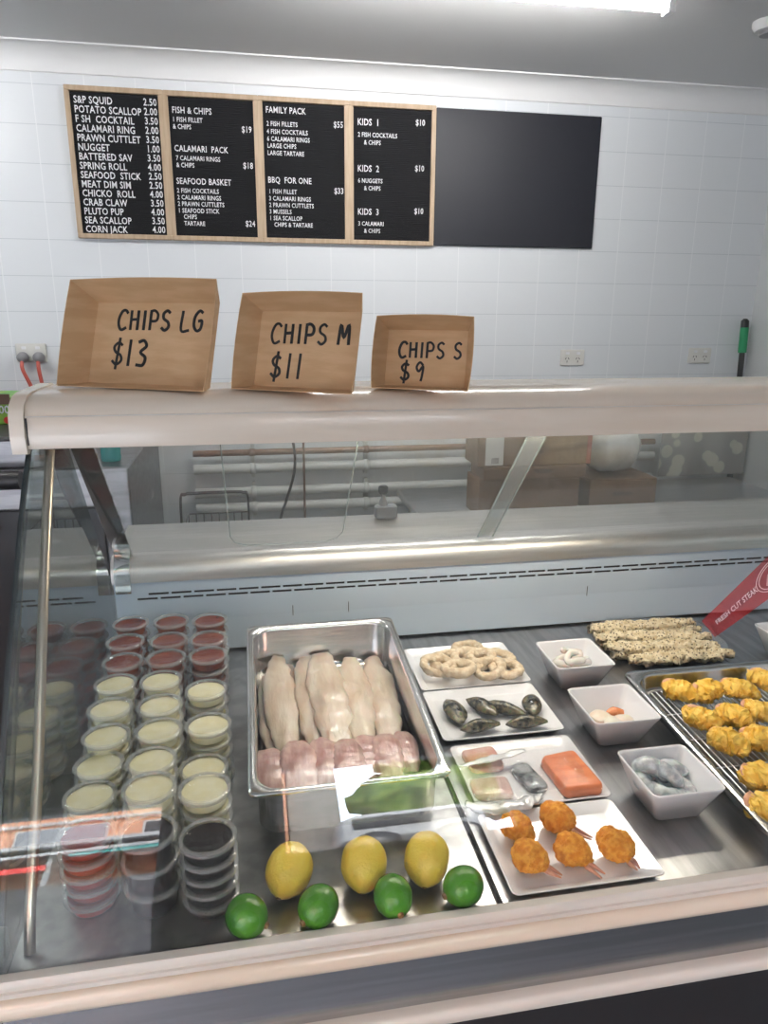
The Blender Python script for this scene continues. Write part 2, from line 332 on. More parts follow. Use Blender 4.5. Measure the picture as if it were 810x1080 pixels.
# ------------------------------------------------------------------ menu boards
def board(x0, x1, z0, z1, label, lines):
    t = empty('letter_board', ((x0+x1)/2, BY, z0), label, 'menu board', 'oak framed letter boards on the back wall', world=True)
    fr = .018; y0 = BY-.022; m = MB()
    m.box(x0, x1, y0, BY-.001, z0, z0+fr, b=.002); m.box(x0, x1, y0, BY-.001, z1-fr, z1, b=.002)
    m.box(x0, x0+fr, y0, BY-.001, z0+fr, z1-fr); m.box(x1-fr, x1, y0, BY-.001, z0+fr, z1-fr)
    m.build('frame', 'oak', t)
    m = MB(); h = .0068; z = z0+fr     # felt grooves
    prof = [(BY-.004, z0+fr)]
    while z + h < z1-fr: prof += [(BY-.012, z+.0008), (BY-.012, z+h-.0015), (BY-.0095, z+h-.0012)]; z += h
    prof.append((BY-.004, z1-fr)); m.prism(prof, 'x', x0+fr, x1-fr); m.build('felt_panel', 'felt', t)
    for (txt, dx, dz, cap, al) in lines:
        mb = text_mb(txt, cap/.70, .78, .001, al, 1.06)
        px = x0+dx if al == 'LEFT' else x1-dx
        mb.xf(Matrix.Translation((px, BY-.0135, z1-dz-cap/2)) @ UPRIGHT).build('lettering', 'letter', t)
z0b, z1b = 1.862, 2.397; xb = [-.632, -.278, .077, .434, .792]
names = 'S&P SQUID,POTATO SCALLOP,F SH  COCKTAIL,CALAMARI RING,PRAWN CUTTLET,NUGGET,BATTERED SAV,SPRING ROLL,SEAFOOD  STICK,MEAT DIM SIM,CHICKO  ROLL,CRAB CLAW,PLUTO PUP,SEA SCALLOP,CORN JACK'.split(',')
prices = '2.50,2.00,3.50,2.00,3.50,1.00,3.50,4.00,2.50,2.50,4.00,3.50,4.00,3.50,4.00'.split(',')
L1 = []
for i, (n_, q_) in enumerate(zip(names, prices)):
    L1.append((n_, .030, .046+i*.0324, .0245, 'LEFT')); L1.append((q_, .024, .043+i*.0324, .0245, 'RIGHT'))
board(xb[0], xb[1], z0b, z1b, 'leftmost letter board, fifteen priced lines starting with S&P SQUID', L1)
s = .0165
def zz(y, top): return (y-top)*.00099
L2 = [('FISH & CHIPS', .03, zz(155, 90), .022, 'LEFT'), ('1 FISH FILLET', .03, zz(188, 90), s, 'LEFT'), ('& CHIPS', .03, zz(213, 90), s, 'LEFT'), ('$19', .026, zz(212, 90), .022, 'RIGHT'),
      ('CALAMARI  PACK', .03, zz(290, 90), .022, 'LEFT'), ('7 CALAMARI RINGS', .034, zz(325, 90), s, 'LEFT'), ('& CHIPS', .034, zz(350, 90), s, 'LEFT'), ('$18', .026, zz(343, 90), .022, 'RIGHT'),
      ('SEAFOOD BASKET', .03, zz(408, 90), .022, 'LEFT'), ('2 FISH COCKTAILS', .03, zz(443, 90), s, 'LEFT'), ('2 CALAMARI RINGS', .03, zz(468, 90), s, 'LEFT'), ('2 PRAWN CUTTLETS', .03, zz(492, 90), s, 'LEFT'), ('1 SEAFOOD STICK', .03, zz(517, 90), s, 'LEFT'), ('CHIPS', .05, zz(540, 90), s, 'LEFT'), ('TARTARE', .05, zz(565, 90), s, 'LEFT'), ('$24', .026, zz(560, 90), .022, 'RIGHT')]
board(xb[1], xb[2], z0b, z1b, 'second letter board from the left, FISH & CHIPS at its top', L2)
def z3(y, top=30): return (y-top)*.00164
L3 = [('FAMILY PACK', .03, z3(58), .022, 'LEFT'), ('2 FISH FILLETS', .032, z3(88), s, 'LEFT'), ('$55', .022, z3(83), .022, 'RIGHT'), ('4 FISH COCKTAILS', .032, z3(105), s, 'LEFT'), ('6 CALAMARI RINGS', .032, z3(121), s, 'LEFT'), ('LARGE CHIPS', .032, z3(136), s, 'LEFT'), ('LARGE TARTARE', .032, z3(152), s, 'LEFT'),
      ('BBQ  FOR ONE', .03, z3(212), .022, 'LEFT'), ('1 FISH FILLET', .032, z3(238), s, 'LEFT'), ('$33', .022, z3(232), .022, 'RIGHT'), ('3 CALAMARI RINGS', .032, z3(254), s, 'LEFT'), ('2 PRAWN CUTTLETS', .032, z3(269), s, 'LEFT'), ('3 MUSSELS', .032, z3(284), s, 'LEFT'), ('1 SEA SCALLOP', .032, z3(299), s, 'LEFT'), ('CHIPS & TARTARE', .05, z3(314), s, 'LEFT')]
board(xb[2], xb[3], z0b, z1b, 'third letter board from the left, headed FAMILY PACK', L3)
L4 = []
for k, (yy, a, b) in enumerate(((82, '2 FISH COCKTAILS', '& CHIPS'), (186, '6 NUGGETS', '& CHIPS'), (286, '3 CALAMARI', '& CHIPS'))):
    L4 += [('KIDS  %d' % (k+1), .035, z3(yy, 38), .024, 'LEFT'), ('$10', .045, z3(yy-5, 38), .022, 'RIGHT'), (a, .037, z3(yy+28, 38), s, 'LEFT'), (b, .062, z3(yy+45, 38), s, 'LEFT')]
board(xb[3], xb[4], z0b, z1b, 'fourth letter board from the left, three KIDS meals', L4)
m = MB().box(.794, 1.516, BY-.012, BY-.001, 1.866, 2.393, b=.003); m.thing('blank_board', 'chalk', 'wide blank black board to the right of the letter boards', 'board')

# ------------------------------------------------------------------ power outlets, plugs and cables
def outlet(cx, cz, label, toggles=True):
    t = empty('power_outlet', (cx, BY, cz), label, 'power outlet', 'white double power outlets', world=True)
    MB().box(cx-.058, cx+.058, BY-.009, BY-.0005, cz-.036, cz+.036, b=.003).build('face_plate', 'socket', t)
    for sx in (-.026, .026):
        MB().box(cx+sx-.008, cx+sx+.008, BY-.013, BY-.009, cz+.014, cz+.025).build('switch', 'letter', t)
        sl = MB()
        for dx, dz, a in ((-.007, -.004, .5), (.007, -.004, -.5), (0, -.017, 0)):
            q = MB().box(-.0012, .0012, -.0006, .0006, -.0045, .0045).xf(Matrix.Translation((cx+sx+dx, BY-.0095, cz+dz)) @ Matrix.Rotation(a, 4, 'Y')); sl.add(q.v, q.f)
        sl.build('socket_slots', 'black', t)
outlet(1.464, 1.394, 'white double power outlet below the blank board'); outlet(2.107, 1.40, 'white double power outlet beside the mop handle by the right corner'); outlet(-.857, 1.424, 'white double power outlet with two grey plugs, left of the large box')
for sx, lab, ex in ((-.03, 'left of two red cables plugged in the left outlet', .045), (.03, 'right of two red cables plugged in the left outlet', .01)):
    x = -.857+sx; t = empty('power_cable', (x, BY-.01, 1.40), lab, 'power cable', 'red power cables', world=True)
    MB().skin([[V((x+r*math.cos(2*PI*i/20), BY-y, 1.407+r*math.sin(2*PI*i/20))) for i in range(20)] for r, y in ((.021, .0135), (.022, .02), (.018, .045), (.008, .05))]).build('plug', 'plug', t)
    MB().tube(catmull([(x, BY-.04, 1.395), (x+.002, BY-.05, 1.36), (x+ex*.5, BY-.035, 1.29), (x+ex, BY-.03, 1.2), (x+ex, BY-.03, 1.05), (x+ex, BY-.03, .9)], 6), .0075, 8).build('cord', 'red', t)

# mop handle
x, zt = 2.295, 1.571
t = empty('mop', (x+.03, BY-.07, 0), 'mop with black pole and green grip leaning in the right corner', 'mop', world=True)
MB().tube([(x+.03, BY-.09, .12), (x, BY-.045, zt-.01)], .013, 12).build('pole', 'black', t)
MB().tube([(x+.0035, BY-.049, zt-.155), (x+.001, BY-.0465, zt-.04)], .019, 14).build('grip', 'green', t)
MB().tube([(x+.001, BY-.0465, zt-.05), (x, BY-.045, zt-.01), (x, BY-.045, zt)], [.0185, .018, .008], 14).build('end_cap', 'black', t)
m = MB()
for k in range(26):
    a = 2*PI*k/26; m.tube([(x+.03, BY-.09, .14), (x+.03+.04*math.cos(a), BY-.09+.04*math.sin(a), .09), (x+.03-.01+.06*math.cos(a), BY-.1+.06*math.sin(a), .008)], .008, 6)
m.build('mop_head', 'paper', t)

# ------------------------------------------------------------------ wall pipes seen through the glass
for k, (z, r, mt, lab) in enumerate(((1.0, .014, 'copper', 'thin brown pipe, the topmost of the pipes along the back wall'), (.93, .022, 'pipe', 'white pipe directly below the brown pipe on the back wall'), (.825, .022, 'pipe', 'white wall pipe, second from the bottom'), (.755, .022, 'pipe', 'lowest white pipe along the back wall'))):
    t = empty('wall_pipe', (.3, BY-.04, z), lab, 'pipe', 'pipes along the back wall', world=True)
    MB().tube([(-.25, BY-.04, z), (1.9, BY-.04, z)], r, 14).build('pipe', mt, t)
    for x in (.0, .5, 1.0, 1.5):
        MB().skin([[V((xx, BY-.04+(r+.003)*math.cos(a)*1., z+(r+.003)*math.sin(a))) for a in [PI*2*i/16 for i in range(16)]] for xx in (x-.012, x+.012)]).build('saddle_clip', 'pipe' if k else 'copper', t)
        MB().box(x-.008, x+.008, BY-.03, BY-.001, z-r-.02, z+r+.02).build('clip_base', 'pipe', t)
t = MB().tube(catmull([ony(308, 460, BY-.08), ony(311, 480, BY-.08), ony(310, 500, BY-.08), ony(303, 525, BY-.08), ony(295, 552, BY-.08), ony(292, 600, BY-.08)], 6), .006, 8)
t.thing('hanging_cord', 'cable', 'thin dark cord hanging in front of the wall pipes', 'cord')
t = MB().tube([(.22, BY-.07, .0), (.22, BY-.07, 1.12)], .005, 8); t.thing('conduit', 'copper', 'thin upright tube crossing the wall pipes', 'tube')

# ------------------------------------------------------------------ bench with cartons behind the counter
t = empty('steel_bench', (1.45, 2.75, 0), 'stainless bench against the back wall carrying the cartons', 'bench', world=True)
bz = .84
MB().box(.62, 2.25, 2.4, 3.05, bz-.03, bz, b=.004).build('bench_top', 'steel', t)
for x in (.68, 2.19):
    for y in (2.46, 2.99): MB().tube([(x, y, 0), (x, y, bz-.03)], .019, 12).build('leg', 'steel', t)
MB().box(.66, 2.21, 2.44, 3.01, .25, .27).build('undershelf', 'steel', t)
def carton(x0, x1, y0, y1, z0, z1, label, prints=(), side=None):
    t = empty('carton', ((x0+x1)/2, (y0+y1)/2, z0), label, 'carton', 'brown cartons on the back bench', world=True)
    MB().box(x0, x1, y0, y1, z0, z1-.004, b=.003).build('body', 'box', t)
    cx = (y0+y1)/2
    MB().box(x0+.001, x1-.001, y0+.001, cx-.002, z1-.004, z1).build('flap', 'box', t); MB().box(x0+.001, x1-.001, cx+.002, y1-.001, z1-.004, z1).build('flap', 'box', t)
    for (kind, dx, dz, w, h) in prints:
        if kind == 'label': MB().box(x0+dx, x0+dx+w, y0-.001, y0-.0001, z0+dz, z0+dz+h).build('shipping_label', 'paper', t)
        elif kind == 'code':
            q = MB()
            for k in range(7): q.box(x0+dx+k*w/7, x0+dx+k*w/7+w/16, y0-.0016, y0-.0009, z0+dz, z0+dz+h)
            q.build('barcode', 'grout', t)
        elif kind == 'red':
            q = MB(); n = 18; q.skin([[V((x0+dx+w/2+s_*w/2*math.cos(2*PI*i/n), y0-.0004*(1+j), z0+dz+h/2+s_*h/2*math.sin(2*PI*i/n))) for i in range(n)] for s_ in (1, .72) for j in (0,)], caps=(False, False)); q.build('emblem', 'carred', t)
        elif kind == 'stripe': MB().box(x0+dx, x0+dx+w, y0-.001, y0-.0001, z0+dz, z0+dz+h).build('red_band', 'carred', t)
        else: text_mb(kind, h/.7, .9, .0004).xf(Matrix.Translation((x0+dx, y0-.001, z0+dz)) @ UPRIGHT).build('print', 'grout', t)
    return t
Yc = 2.55
def X(px, z=1.0, Y=Yc): # x on the cartons' front plane
    return ony(px, 500, Y).x
c1, c2, c3 = X(487), X(541), X(620)
zt1 = ony(560, 517, Yc).z; zm = ony(560, 504, Yc).z
carton(X(506), X(612), Yc, Yc+.16, bz, zm-.002, 'bottom brown carton of the left stack, numbers 203136 on its front', [('203136', .09, .018, .1, .018)])
carton(X(509), X(619)-.01, Yc-.01, Yc+.15, zm, ony(560, 497, Yc).z+.02, 'middle carton of the left stack with red oval emblem', [('red', .10, .012, .08, .02), ('FROZEN', .2, .02, .1, .014)])
zt2 = ony(560, 497, Yc).z+.022
carton(X(503), X(621), Yc, Yc+.16, zt2, zt2+.17, 'top brown carton of the left stack with white shipping label', [('label', .03, .005, .07, .11), ('code', .055, .012, .03, .022), ('KEEP FROZEN', .16, .07, .1, .012), ('PRODUCT OF', .16, .045, .1, .012), ('stripe', X(617)-X(503), 0, .018, .16)])
carton(X(626), X(697), Yc+.02, Yc+.34, bz, ony(650, 507, Yc).z, 'low brown carton under the white plastic bundle', [('SEAFOOD', .1, .06, .1, .014)])
zb = ony(650, 507, Yc).z+.001
# crumpled white plastic bundle
m = MB(); cxb = (X(628)+X(690))/2; wb = (X(690)-X(628))/2
loft(m, [(cxb-wb, Yc+.16, zb+.10), (cxb-wb*.5, Yc+.16, zb+.105), (cxb, Yc+.16, zb+.112), (cxb+wb*.5, Yc+.16, zb+.105), (cxb+wb, Yc+.16, zb+.10)], [.05, .13, .14, .13, .04], [.04, .10, .11, .10, .04], 28, 8, p=.7, flat=.05)
m.nz(.006, 22, 3)
m.thing('plastic_bundle', mat('white_plastic_wrap', (.60, .60, .58), .25, col2=(.70, .70, .69), nscale=12, bump=.9, bscale=22), 'crumpled white plastic wrapped bundle lying on the low carton', 'plastic bundle')
# grey sheet with pale patches hanging on the wall side
m = MB(); n = 60; xs0, xs1 = ony(694, 500, 3.08).x, RX-.02
front = [(xs0+(xs1-xs0)*i/n, 3.08+.004*math.sin(i*.25)) for i in range(n+1)]
poly = front + [(x, y+.003) for x, y in front[::-1]]
m.prism(poly, 'z', .845, 1.26); m.thing('plastic_sheet', 'pat', 'grey plastic sheet with pale patches on the back wall, right', 'plastic sheet')

# ------------------------------------------------------------------ left: steel cooker with black top, food carton
t = empty('steel_cooker', (-.95, 2.6, 0), 'stainless cooker with black top behind the left end of the counter', 'cooker', world=True)
zc = ony(135, 492, 2.25).z
MB().box(-1.9, -.37, 2.25, 3.0, .1, zc, b=.006).build('cabinet', 'front_s', t)
for x in (-1.8, -.47):
    for y in (2.35, 2.9): MB().tube([(x, y, 0), (x, y, .1)], .025, 12).build('foot', 'black', t)
zc2 = ony(10, 458, 2.3).z
MB().box(-1.9, -.62, 2.27, 2.98, zc, zc2-.012, b=.004).build('upper_housing', 'front_s', t)
MB().box(-1.92, -.60, 2.24, 3.0, zc2-.012, zc2, b=.004).build('black_top', 'black', t)
MB().tube([(-1.85, 2.20, zc-.02), (-.66, 2.20, zc-.02)], .028, 14).build('front_rail', 'black', t)
for x in (-1.6, -1.1, -.7):
    MB().box(x-.01, x+.01, 2.19, 2.252, zc-.03, zc-.01).build('rail_bracket', 'black', t)
MB().box(-1.85, -.45, 2.235, 2.25, .2, zc-.12, b=.004).build('door_panel', 'blackp', t)
MB().tube([(-1.2, 2.235, zc-.17), (-1.2, 2.19, zc-.17), (-.75, 2.19, zc-.17), (-.75, 2.235, zc-.17)], .009, 10).build('handle', 'polish', t)
p = ony(8, 448, 2.5)
t = empty('food_carton', (p.x-.12, 2.6, zc2), 'green food carton with vegetables and number 500 on the cooker top', 'food carton', world=True)
x1 = ony(24, 430, 2.5).x; x0 = x1-.30; h = .085
MB().box(x0, x1, 2.5, 2.72, zc2, zc2+h-.025, b=.003).build('body', 'foodbox', t)
MB().prism([(x0, zc2+h-.025), (x1, zc2+h-.025), (x1-.03, zc2+h), (x0, zc2+h)], 'y', 2.5, 2.72).build('lid', 'foodbox', t)
MB().box(x0, x1-.035, 2.492, 2.50, zc2+h-.02, zc2+h+.012).build('brown_panel', 'brown', t)
text_mb('500', .036, .9, .0005).xf(Matrix.Translation((x1-.088, 2.498, zc2+.036)) @ UPRIGHT).build('number_print', 'letter', t)
for dx, dz, r in ((-.05, .014, .011), (-.09, .018, .009), (-.025, .018, .007)):
    MB().lathe([(r, 0), (r, .0015), (.001, .002)], 16).xf(Matrix.Translation((x1+dx, 2.4995, zc2+dz)) @ Matrix.Rotation(PI/2, 4, 'X')).build('tomato_print', 'foodred', t)
p = ony(118, 490, 2.35)
t = empty('detergent_bottle', (p.x, 2.35, zc), 'small teal green bottle standing on the stainless cooker', 'bottle')
MB().lathe([(.001, 0.0008), (.028, .0008), (.03, .01), (.03, .09), (.012, .115), (.012, .125)], 20).build('bottle_body', 'water', t); MB().lathe([(.014, .12), (.014, .145), (.001, .147)], 16).build('cap', 'lemon', t)

# ------------------------------------------------------------------ the display case
XL, XR = -.312, 1.75
case = empty('display_case', (.72, 1.15, 0), 'cream and stainless refrigerated glass display case holding the seafood', 'display case', world=True)
DZ = .85; BK = 1.562
def part(m, name, mt, parent=None): 
    o = m.build(name, mt, parent or case, off=case.location); return o
part(MB().box(XL+.004, .2905, .724, BK-.002, DZ-.012, DZ), 'deck_tray', 'deckl')
part(MB().box(.2995, 1.02, .724, BK-.002, DZ-.012, DZ), 'deck_tray', 'deck')
part(MB().box(1.025, XR-.004, .724, BK-.002, DZ-.012, DZ), 'deck_tray', 'deck')
part(MB().box(XL+.002, XR-.002, .7225, BK+.02, DZ-.05, DZ-.0125), 'deck_support', 'dark')
# rear panel with real slots
rp = MB(); yb = BK; z_lo, z_hi = DZ+.006, 1.022
rowsz = [(.9795, .9845), (.9905, .9955)]
def xz(x0, x1, z0, z1): rp.box(x0, x1, yb, yb+.0015, z0, z1)
xz(XL+.003, XR-.003, .925, rowsz[0][0]); xz(XL+.003, XR-.003, rowsz[0][1], rowsz[1][0]); xz(XL+.003, XR-.003, rowsz[1][1], z_hi)
for (a, b), o in zip(rowsz, (0, .024)):
    x = XL+.003; nx = -.262+o
    while nx < XR-.08: xz(x, nx, a, b); x = nx+.043; nx = x+.006
    xz(x, XR-.003, a, b)
rp.prism([(yb, .925), (yb-.003, .90), (yb-.013, z_lo), (yb-.0115, z_lo), (yb-.0015, .90), (yb+.0015, .925)], 'x', XL+.003, XR-.003)
part(rp, 'rear_panel', 'panelw')
part(MB().box(XL+.003, XR-.003, yb+.03, yb+.032, .93, 1.02), 'vent_recess', 'dark')
for x in (.076, .205, .80): part(MB().box(x, x+.0015, yb-.0006, yb, .90, .945), 'panel_seam', 'dark')
# rear ledge
arc = [(yb-.006, 1.022)] + [(yb+.030-.036*math.cos(a), 1.040+.036*math.sin(a)) for a in [PI/2*k/10 for k in range(11)]]
part(MB().prism(arc+[(1.83, 1.076), (1.83, 1.04), (yb+.002, 1.022)], 'x', XL-.0, XR, smooth=False), 'rear_ledge', 'ledge')
part(MB().prism([(1.80, 1.04), (1.83, 1.04), (1.83, .1), (1.80, .1)], 'x', XL, XR), 'back_panel', 'steel')
# canopy with curved lip
cp = [(1.10, 1.404), (1.090, 1.406), (1.087, 1.425), (1.091, 1.452), (1.100, 1.466), (1.118, 1.476), (1.145, 1.480), (1.262, 1.481), (1.272, 1.476), (1.272, 1.42), (1.262, 1.415), (1.14, 1.418)]
part(MB().prism(cp, 'x', XL+.0, XR, smooth=False), 'canopy', 'cream')
cp2 = [(y+(.0 if y > 1.2 else -.006), z+.002 if z > 1.45 else z-.006 if z < 1.41 else z) for y, z in cp]
for a, b in ((XL-.020, XL), (XR, XR+.02)): part(MB().prism(cp2, 'x', a, b), 'canopy_end_cap', 'cream')
part(MB().box(XL-.002, XR, 1.0878, 1.0905, 1.4515, 1.4525), 'canopy_crease', 'creaml')
part(MB().box(XL+.001, XL+.0025, 1.0865, 1.0895, 1.412, 1.45), 'cap_joint', 'dark')
lt = part(MB().box(.03, .95, 1.20, 1.245, 1.408, 1.417), 'lamp_housing', 'cornice')
part(MB().tube([(.05, 1.222, 1.399), (.93, 1.222, 1.399)], .010, 10), 'lamp_tube', 'casetube', lt)
# glass
prof = [(.722, .868), (.768, .958), (.832, 1.064), (.900, 1.168), (.970, 1.255), (1.03, 1.335), (1.098, 1.408)]
pf = [tuple(q) for q in [(v.y, v.z) for v in catmull([(0, a, b) for a, b in prof], 4)]]
inn = []
for i, (a, b) in enumerate(pf):
    c, d = pf[min(i+1, len(pf)-1)]; e, g = pf[max(i-1, 0)]; ty, tz = c-e, d-g; l = math.hypot(ty, tz); inn.append((a+tz/l*.006, b-ty/l*.006))
part(MB().prism(pf+inn[::-1], 'x', XL-.002, XR, smooth=True), 'front_glass', 'glass')
endp = inn + [(1.262, 1.412), (1.30, 1.36), (BK-.008, 1.0), (BK-.008, DZ+.001), (inn[0][0], DZ+.001)]
for a in (XL, XR-.006): part(MB().prism(endp, 'x', a, a+.006), 'end_glass', 'glassend')
sl = [(a-.001, b) for a, b in pf]; off2 = [(a+.012, b-.006) for a, b in pf]
part(MB().prism(off2+[(a+.006, b-.003) for a, b in pf][::-1], 'x', XL-.0065, XL-.0005), 'edge_seal', 'rubber')
# rear jamb (mirror-like) and sliding doors
def slant(x0, x1, t0, t1, d0=0, d1=.004):
    a = V((0, 1.268, 1.412)); b = V((0, BK+.030, 1.0765)); dv = b-a; nv = V((0, dv.z, -dv.y)).normalized()*-1
    m = MB(); rings = []
    for x in (x0, x1):
        rings.append([V((x, 0, 0))+a+dv*t0+nv*d0, V((x, 0, 0))+a+dv*t1+nv*d0, V((x, 0, 0))+a+dv*t1+nv*d1, V((x, 0, 0))+a+dv*t0+nv*d1])
    return m.skin(rings, smooth=False)
part(slant(XL+.007, -.268, .01, 1.0, -.006, .0), 'rear_jamb', 'darkmirror')
part(MB().prism([(BK+.022, 1.088), (BK+.006, 1.076), (BK-.008, 1.055), (BK-.010, 1.0), (BK-.007, 1.0), (BK-.0062, 1.04), (BK+.004, 1.066), (BK+.024, 1.0765)], 'x', XL+.007, -.272), 'jamb_foot', 'darkmirror')
d1 = part(slant(-.268, .552, .02, .985, .001, .005), 'sliding_door', 'glassrear'); d2 = part(slant(.53, XR-.01, .02, .985, .009, .013), 'sliding_door', 'glassrear')
part(slant(.520, .557, .02, .985, -.003, .0005), 'door_edge_strip', 'acrylic', d1)
for x in (.519, .556): part(slant(x, x+.002, .02, .985, -.0045, -.0005), 'strip_edge', 'gedge', d1)
def onslant(x, t, d=-.003):
    a = V((x, 1.268, 1.412)); b = V((x, BK+.030, 1.0765)); dv = b-a; nv = V((0, dv.z, -dv.y)).normalized()*-1
    return a+dv*t+nv*d
U = [(-.055, .08), (-.055, .86), (-.045, .92), (-.02, .95), (.155, .95), (.18, .92), (.192, .86), (.192, .08)]
part(MB().tube([onslant(x, t_) for x, t_ in U], .0012, 6), 'rounded_outline', 'gedge', d1)  # thin pale rounded outline on the left sliding door
# posts
po = [(1.112, 1.40), (1.044, 1.298), (.962, 1.166), (.876, 1.02), (.79, .90), (.765, DZ)]
for x in (-.289, XR-.03): part(MB().tube(catmull([(x, a, b) for a, b in po], 6), .0068, 12), 'corner_post', 'post')
# front trims
tr = [(.718, .869), (.710, .869), (.707, .865), (.707, .860), (.7095, .859), (.7095, .855), (.7065, .854), (.7065, .848), (.714, .846), (.722, .846), (.722, .8685)]
part(MB().prism(tr, 'x', XL-.001, XR), 'glass_channel', 'creaml')
part(MB().prism([(.722, .8455), (.707, .8452), (.701, .840), (.699, .831), (.701, .823), (.708, .818), (.722, .818)], 'x', XL-.001, XR, smooth=False), 'bump_rail', 'cream')
part(MB().box(XL-.022, XL-.001, .706, .78, .44, .885, b=.004), 'end_frame', 'creaml')
for z in (.848, .80): part(MB().lathe([(.0035, 0), (.003, .002), (.001, .0025)], 10).xf(Matrix.Translation((XL-.012, .705, z)) @ Matrix.Rotation(PI/2, 4, 'X')), 'screw', 'polish')
part(MB().box(XL+.002, XR-.002, .713, .722, .70, .818), 'front_panel', mat('front_steel', (.42, .42, .43), .26, 1, (.50, .50, .51), 3, (.6, 1, 30), .06, 8))
part(MB().prism([(.722, .735), (.701, .735), (.696, .730), (.696, .716), (.701, .711), (.722, .711)], 'x', XL-.001, XR), 'lower_rail', 'creaml')
part(MB().box(XL+.002, XR-.002, .716, .745, .12, .711), 'lower_front_panel', 'blackp')
for x in (XL-.0, XR-.014): part(MB().box(x, x+.014, .76, 1.80, .12, DZ-.05), 'end_panel', 'blackp')
part(MB().box(XL+.05, XR-.05, .80, 1.76, .0, .12), 'plinth', 'black')
part(MB().box(XL+.014, XR-.014, .76, 1.80, .12, .14), 'base_floor', 'black')

# fry basket handle and pump bottle on the ledge
t = empty('fry_basket', ony(227, 553, 1.90)+V((0, 0, -.16)), 'wire fry basket, only its tall loop handle visible behind the ledge', 'fry basket')
zl = ony(227, 551, 1.90).z; w0, w1 = ony(191, 540, 1.9).x-t.location.x, ony(262, 540, 1.9).x-t.location.x; tb = zl-t.location.z; tp = ony(227, 520, 1.9).z-t.location.z
for dy in (0, .012):
    MB().tube(catmull([(w0, dy, tb-.1), (w0, dy, tp-.02), (w0+.012, dy, tp-.003), (w0+.035, dy, tp), (w1-.035, dy, tp), (w1-.012, dy, tp-.003), (w1, dy, tp-.02), (w1, dy, tb-.1)], 6), .0028, 8).build('handle', 'post' if 0 else 'cable', t)
m = MB()
for k in range(9):
    xx = w0+(w1-w0)*k/8; m.tube([(xx, -.05, tb-.03), (xx, -.045, 0), (xx, .2, 0), (xx, .205, tb-.03)], .0015, 6)
for zq in (0, .04, .08, tb-.03): m.tube([(w0, -.05, zq), (w1, -.05, zq), (w1, .205, zq), (w0, .205, zq)], .0018, 6, closed=True)
m.build('wire_basket', 'cable', t)
t2 = empty('prep_table', (.1, 2.02, 0), 'low steel table behind the ledge under the fry basket', 'table', world=True)
tz = t.location.z-.002
MB().box(-.34, .62, 1.84, 2.2, tz-.03, tz).build('table_top', 'steel', t2)
for x in (-.3, .58):
    for y in (1.88, 2.16): MB().tube([(x, y, 0), (x, y, tz-.03)], .016, 10).build('leg', 'steel', t2)
p = ony(404, 546, 1.79)
t = empty('pump_bottle', (p.x, 1.79, 1.0765), 'small dark pump bottle on the ledge in front of the pipes', 'bottle')
hh = ony(404, 512, 1.79).z-1.0765
MB().box(-.022, .036, -.012, .014, 0, hh*.42, b=.005).build('bottle_body', 'plug', t)
MB().lathe([(.012, hh*.4), (.010, hh*.55), (.006, hh*.62), (.006, hh*.78)], 14).build('neck', 'plug', t)
MB().lathe([(.010, hh*.76), (.013, hh*.82), (.013, hh*.95), (.009, hh)], 16).build('pump_knob', 'black', t)

# ------------------------------------------------------------------ chip boxes with handwriting
ST = {'C': [[(.95, .85), (.7, 1), (.35, .95), (.08, .6), (.1, .25), (.4, 0), (.9, .12)]], 'H': [[(.1, 1), (.12, 0)], [(.8, 1), (.82, 0)], [(.1, .52), (.8, .55)]], 'I': [[(.5, 1), (.5, 0)]],
      'P': [[(.15, .95), (.15, 0)], [(.05, .95), (.5, 1), (.85, .8), (.75, .5), (.2, .45)]], 'S': [[(.85, .88), (.55, 1), (.2, .85), (.25, .6), (.7, .42), (.8, .18), (.45, 0), (.08, .14)]],
      'L': [[(.15, 1), (.12, .02), (.9, .02)]], 'G': [[(.9, .9), (.55, 1), (.15, .7), (.12, .25), (.45, 0), (.8, .12), (.85, .5), (.5, .48)]], 'M': [[(.02, 0), (.15, 1), (.5, .35), (.88, 1), (1.0, 0)]],
      '$': [[(.85, .82), (.5, .92), (.15, .75), (.3, .55), (.75, .42), (.85, .2), (.45, .05), (.05, .2)], [(.58, 1.12), (.42, -.15)]], '1': [[(.5, 1.05), (.42, 0)]], '3': [[(.15, .95), (.6, 1.02), (.85, .8), (.4, .56), (.85, .35), (.7, .05), (.1, .05)]],
      '9': [[(.85, .85), (.5, 1), (.2, .75), (.45, .52), (.85, .8), (.8, .3), (.7, 0)]]}
def hand(txts, parent, mtx, r, name='handwriting'):
    for (txt, x, y, w, h, gap) in txts:
        m = MB()
        for ch in txt:
            if ch != ' ':
                cw = w*(.5 if ch in 'I1' else 1)
                for stk in ST[ch]: 
                    P = [(x+a*cw, y+b*h, 0) for a, b in stk]; P = catmull(P, 5) if len(P) > 2 else P
                    m.tube(P, r*random.uniform(.9, 1.1), 6)
                x += cw*1.0+gap
            else: x += w*.75
        m.v = [(a, b, c*.3) for a, b, c in m.v]; m.xf(mtx); m.build(name, 'ink', parent)
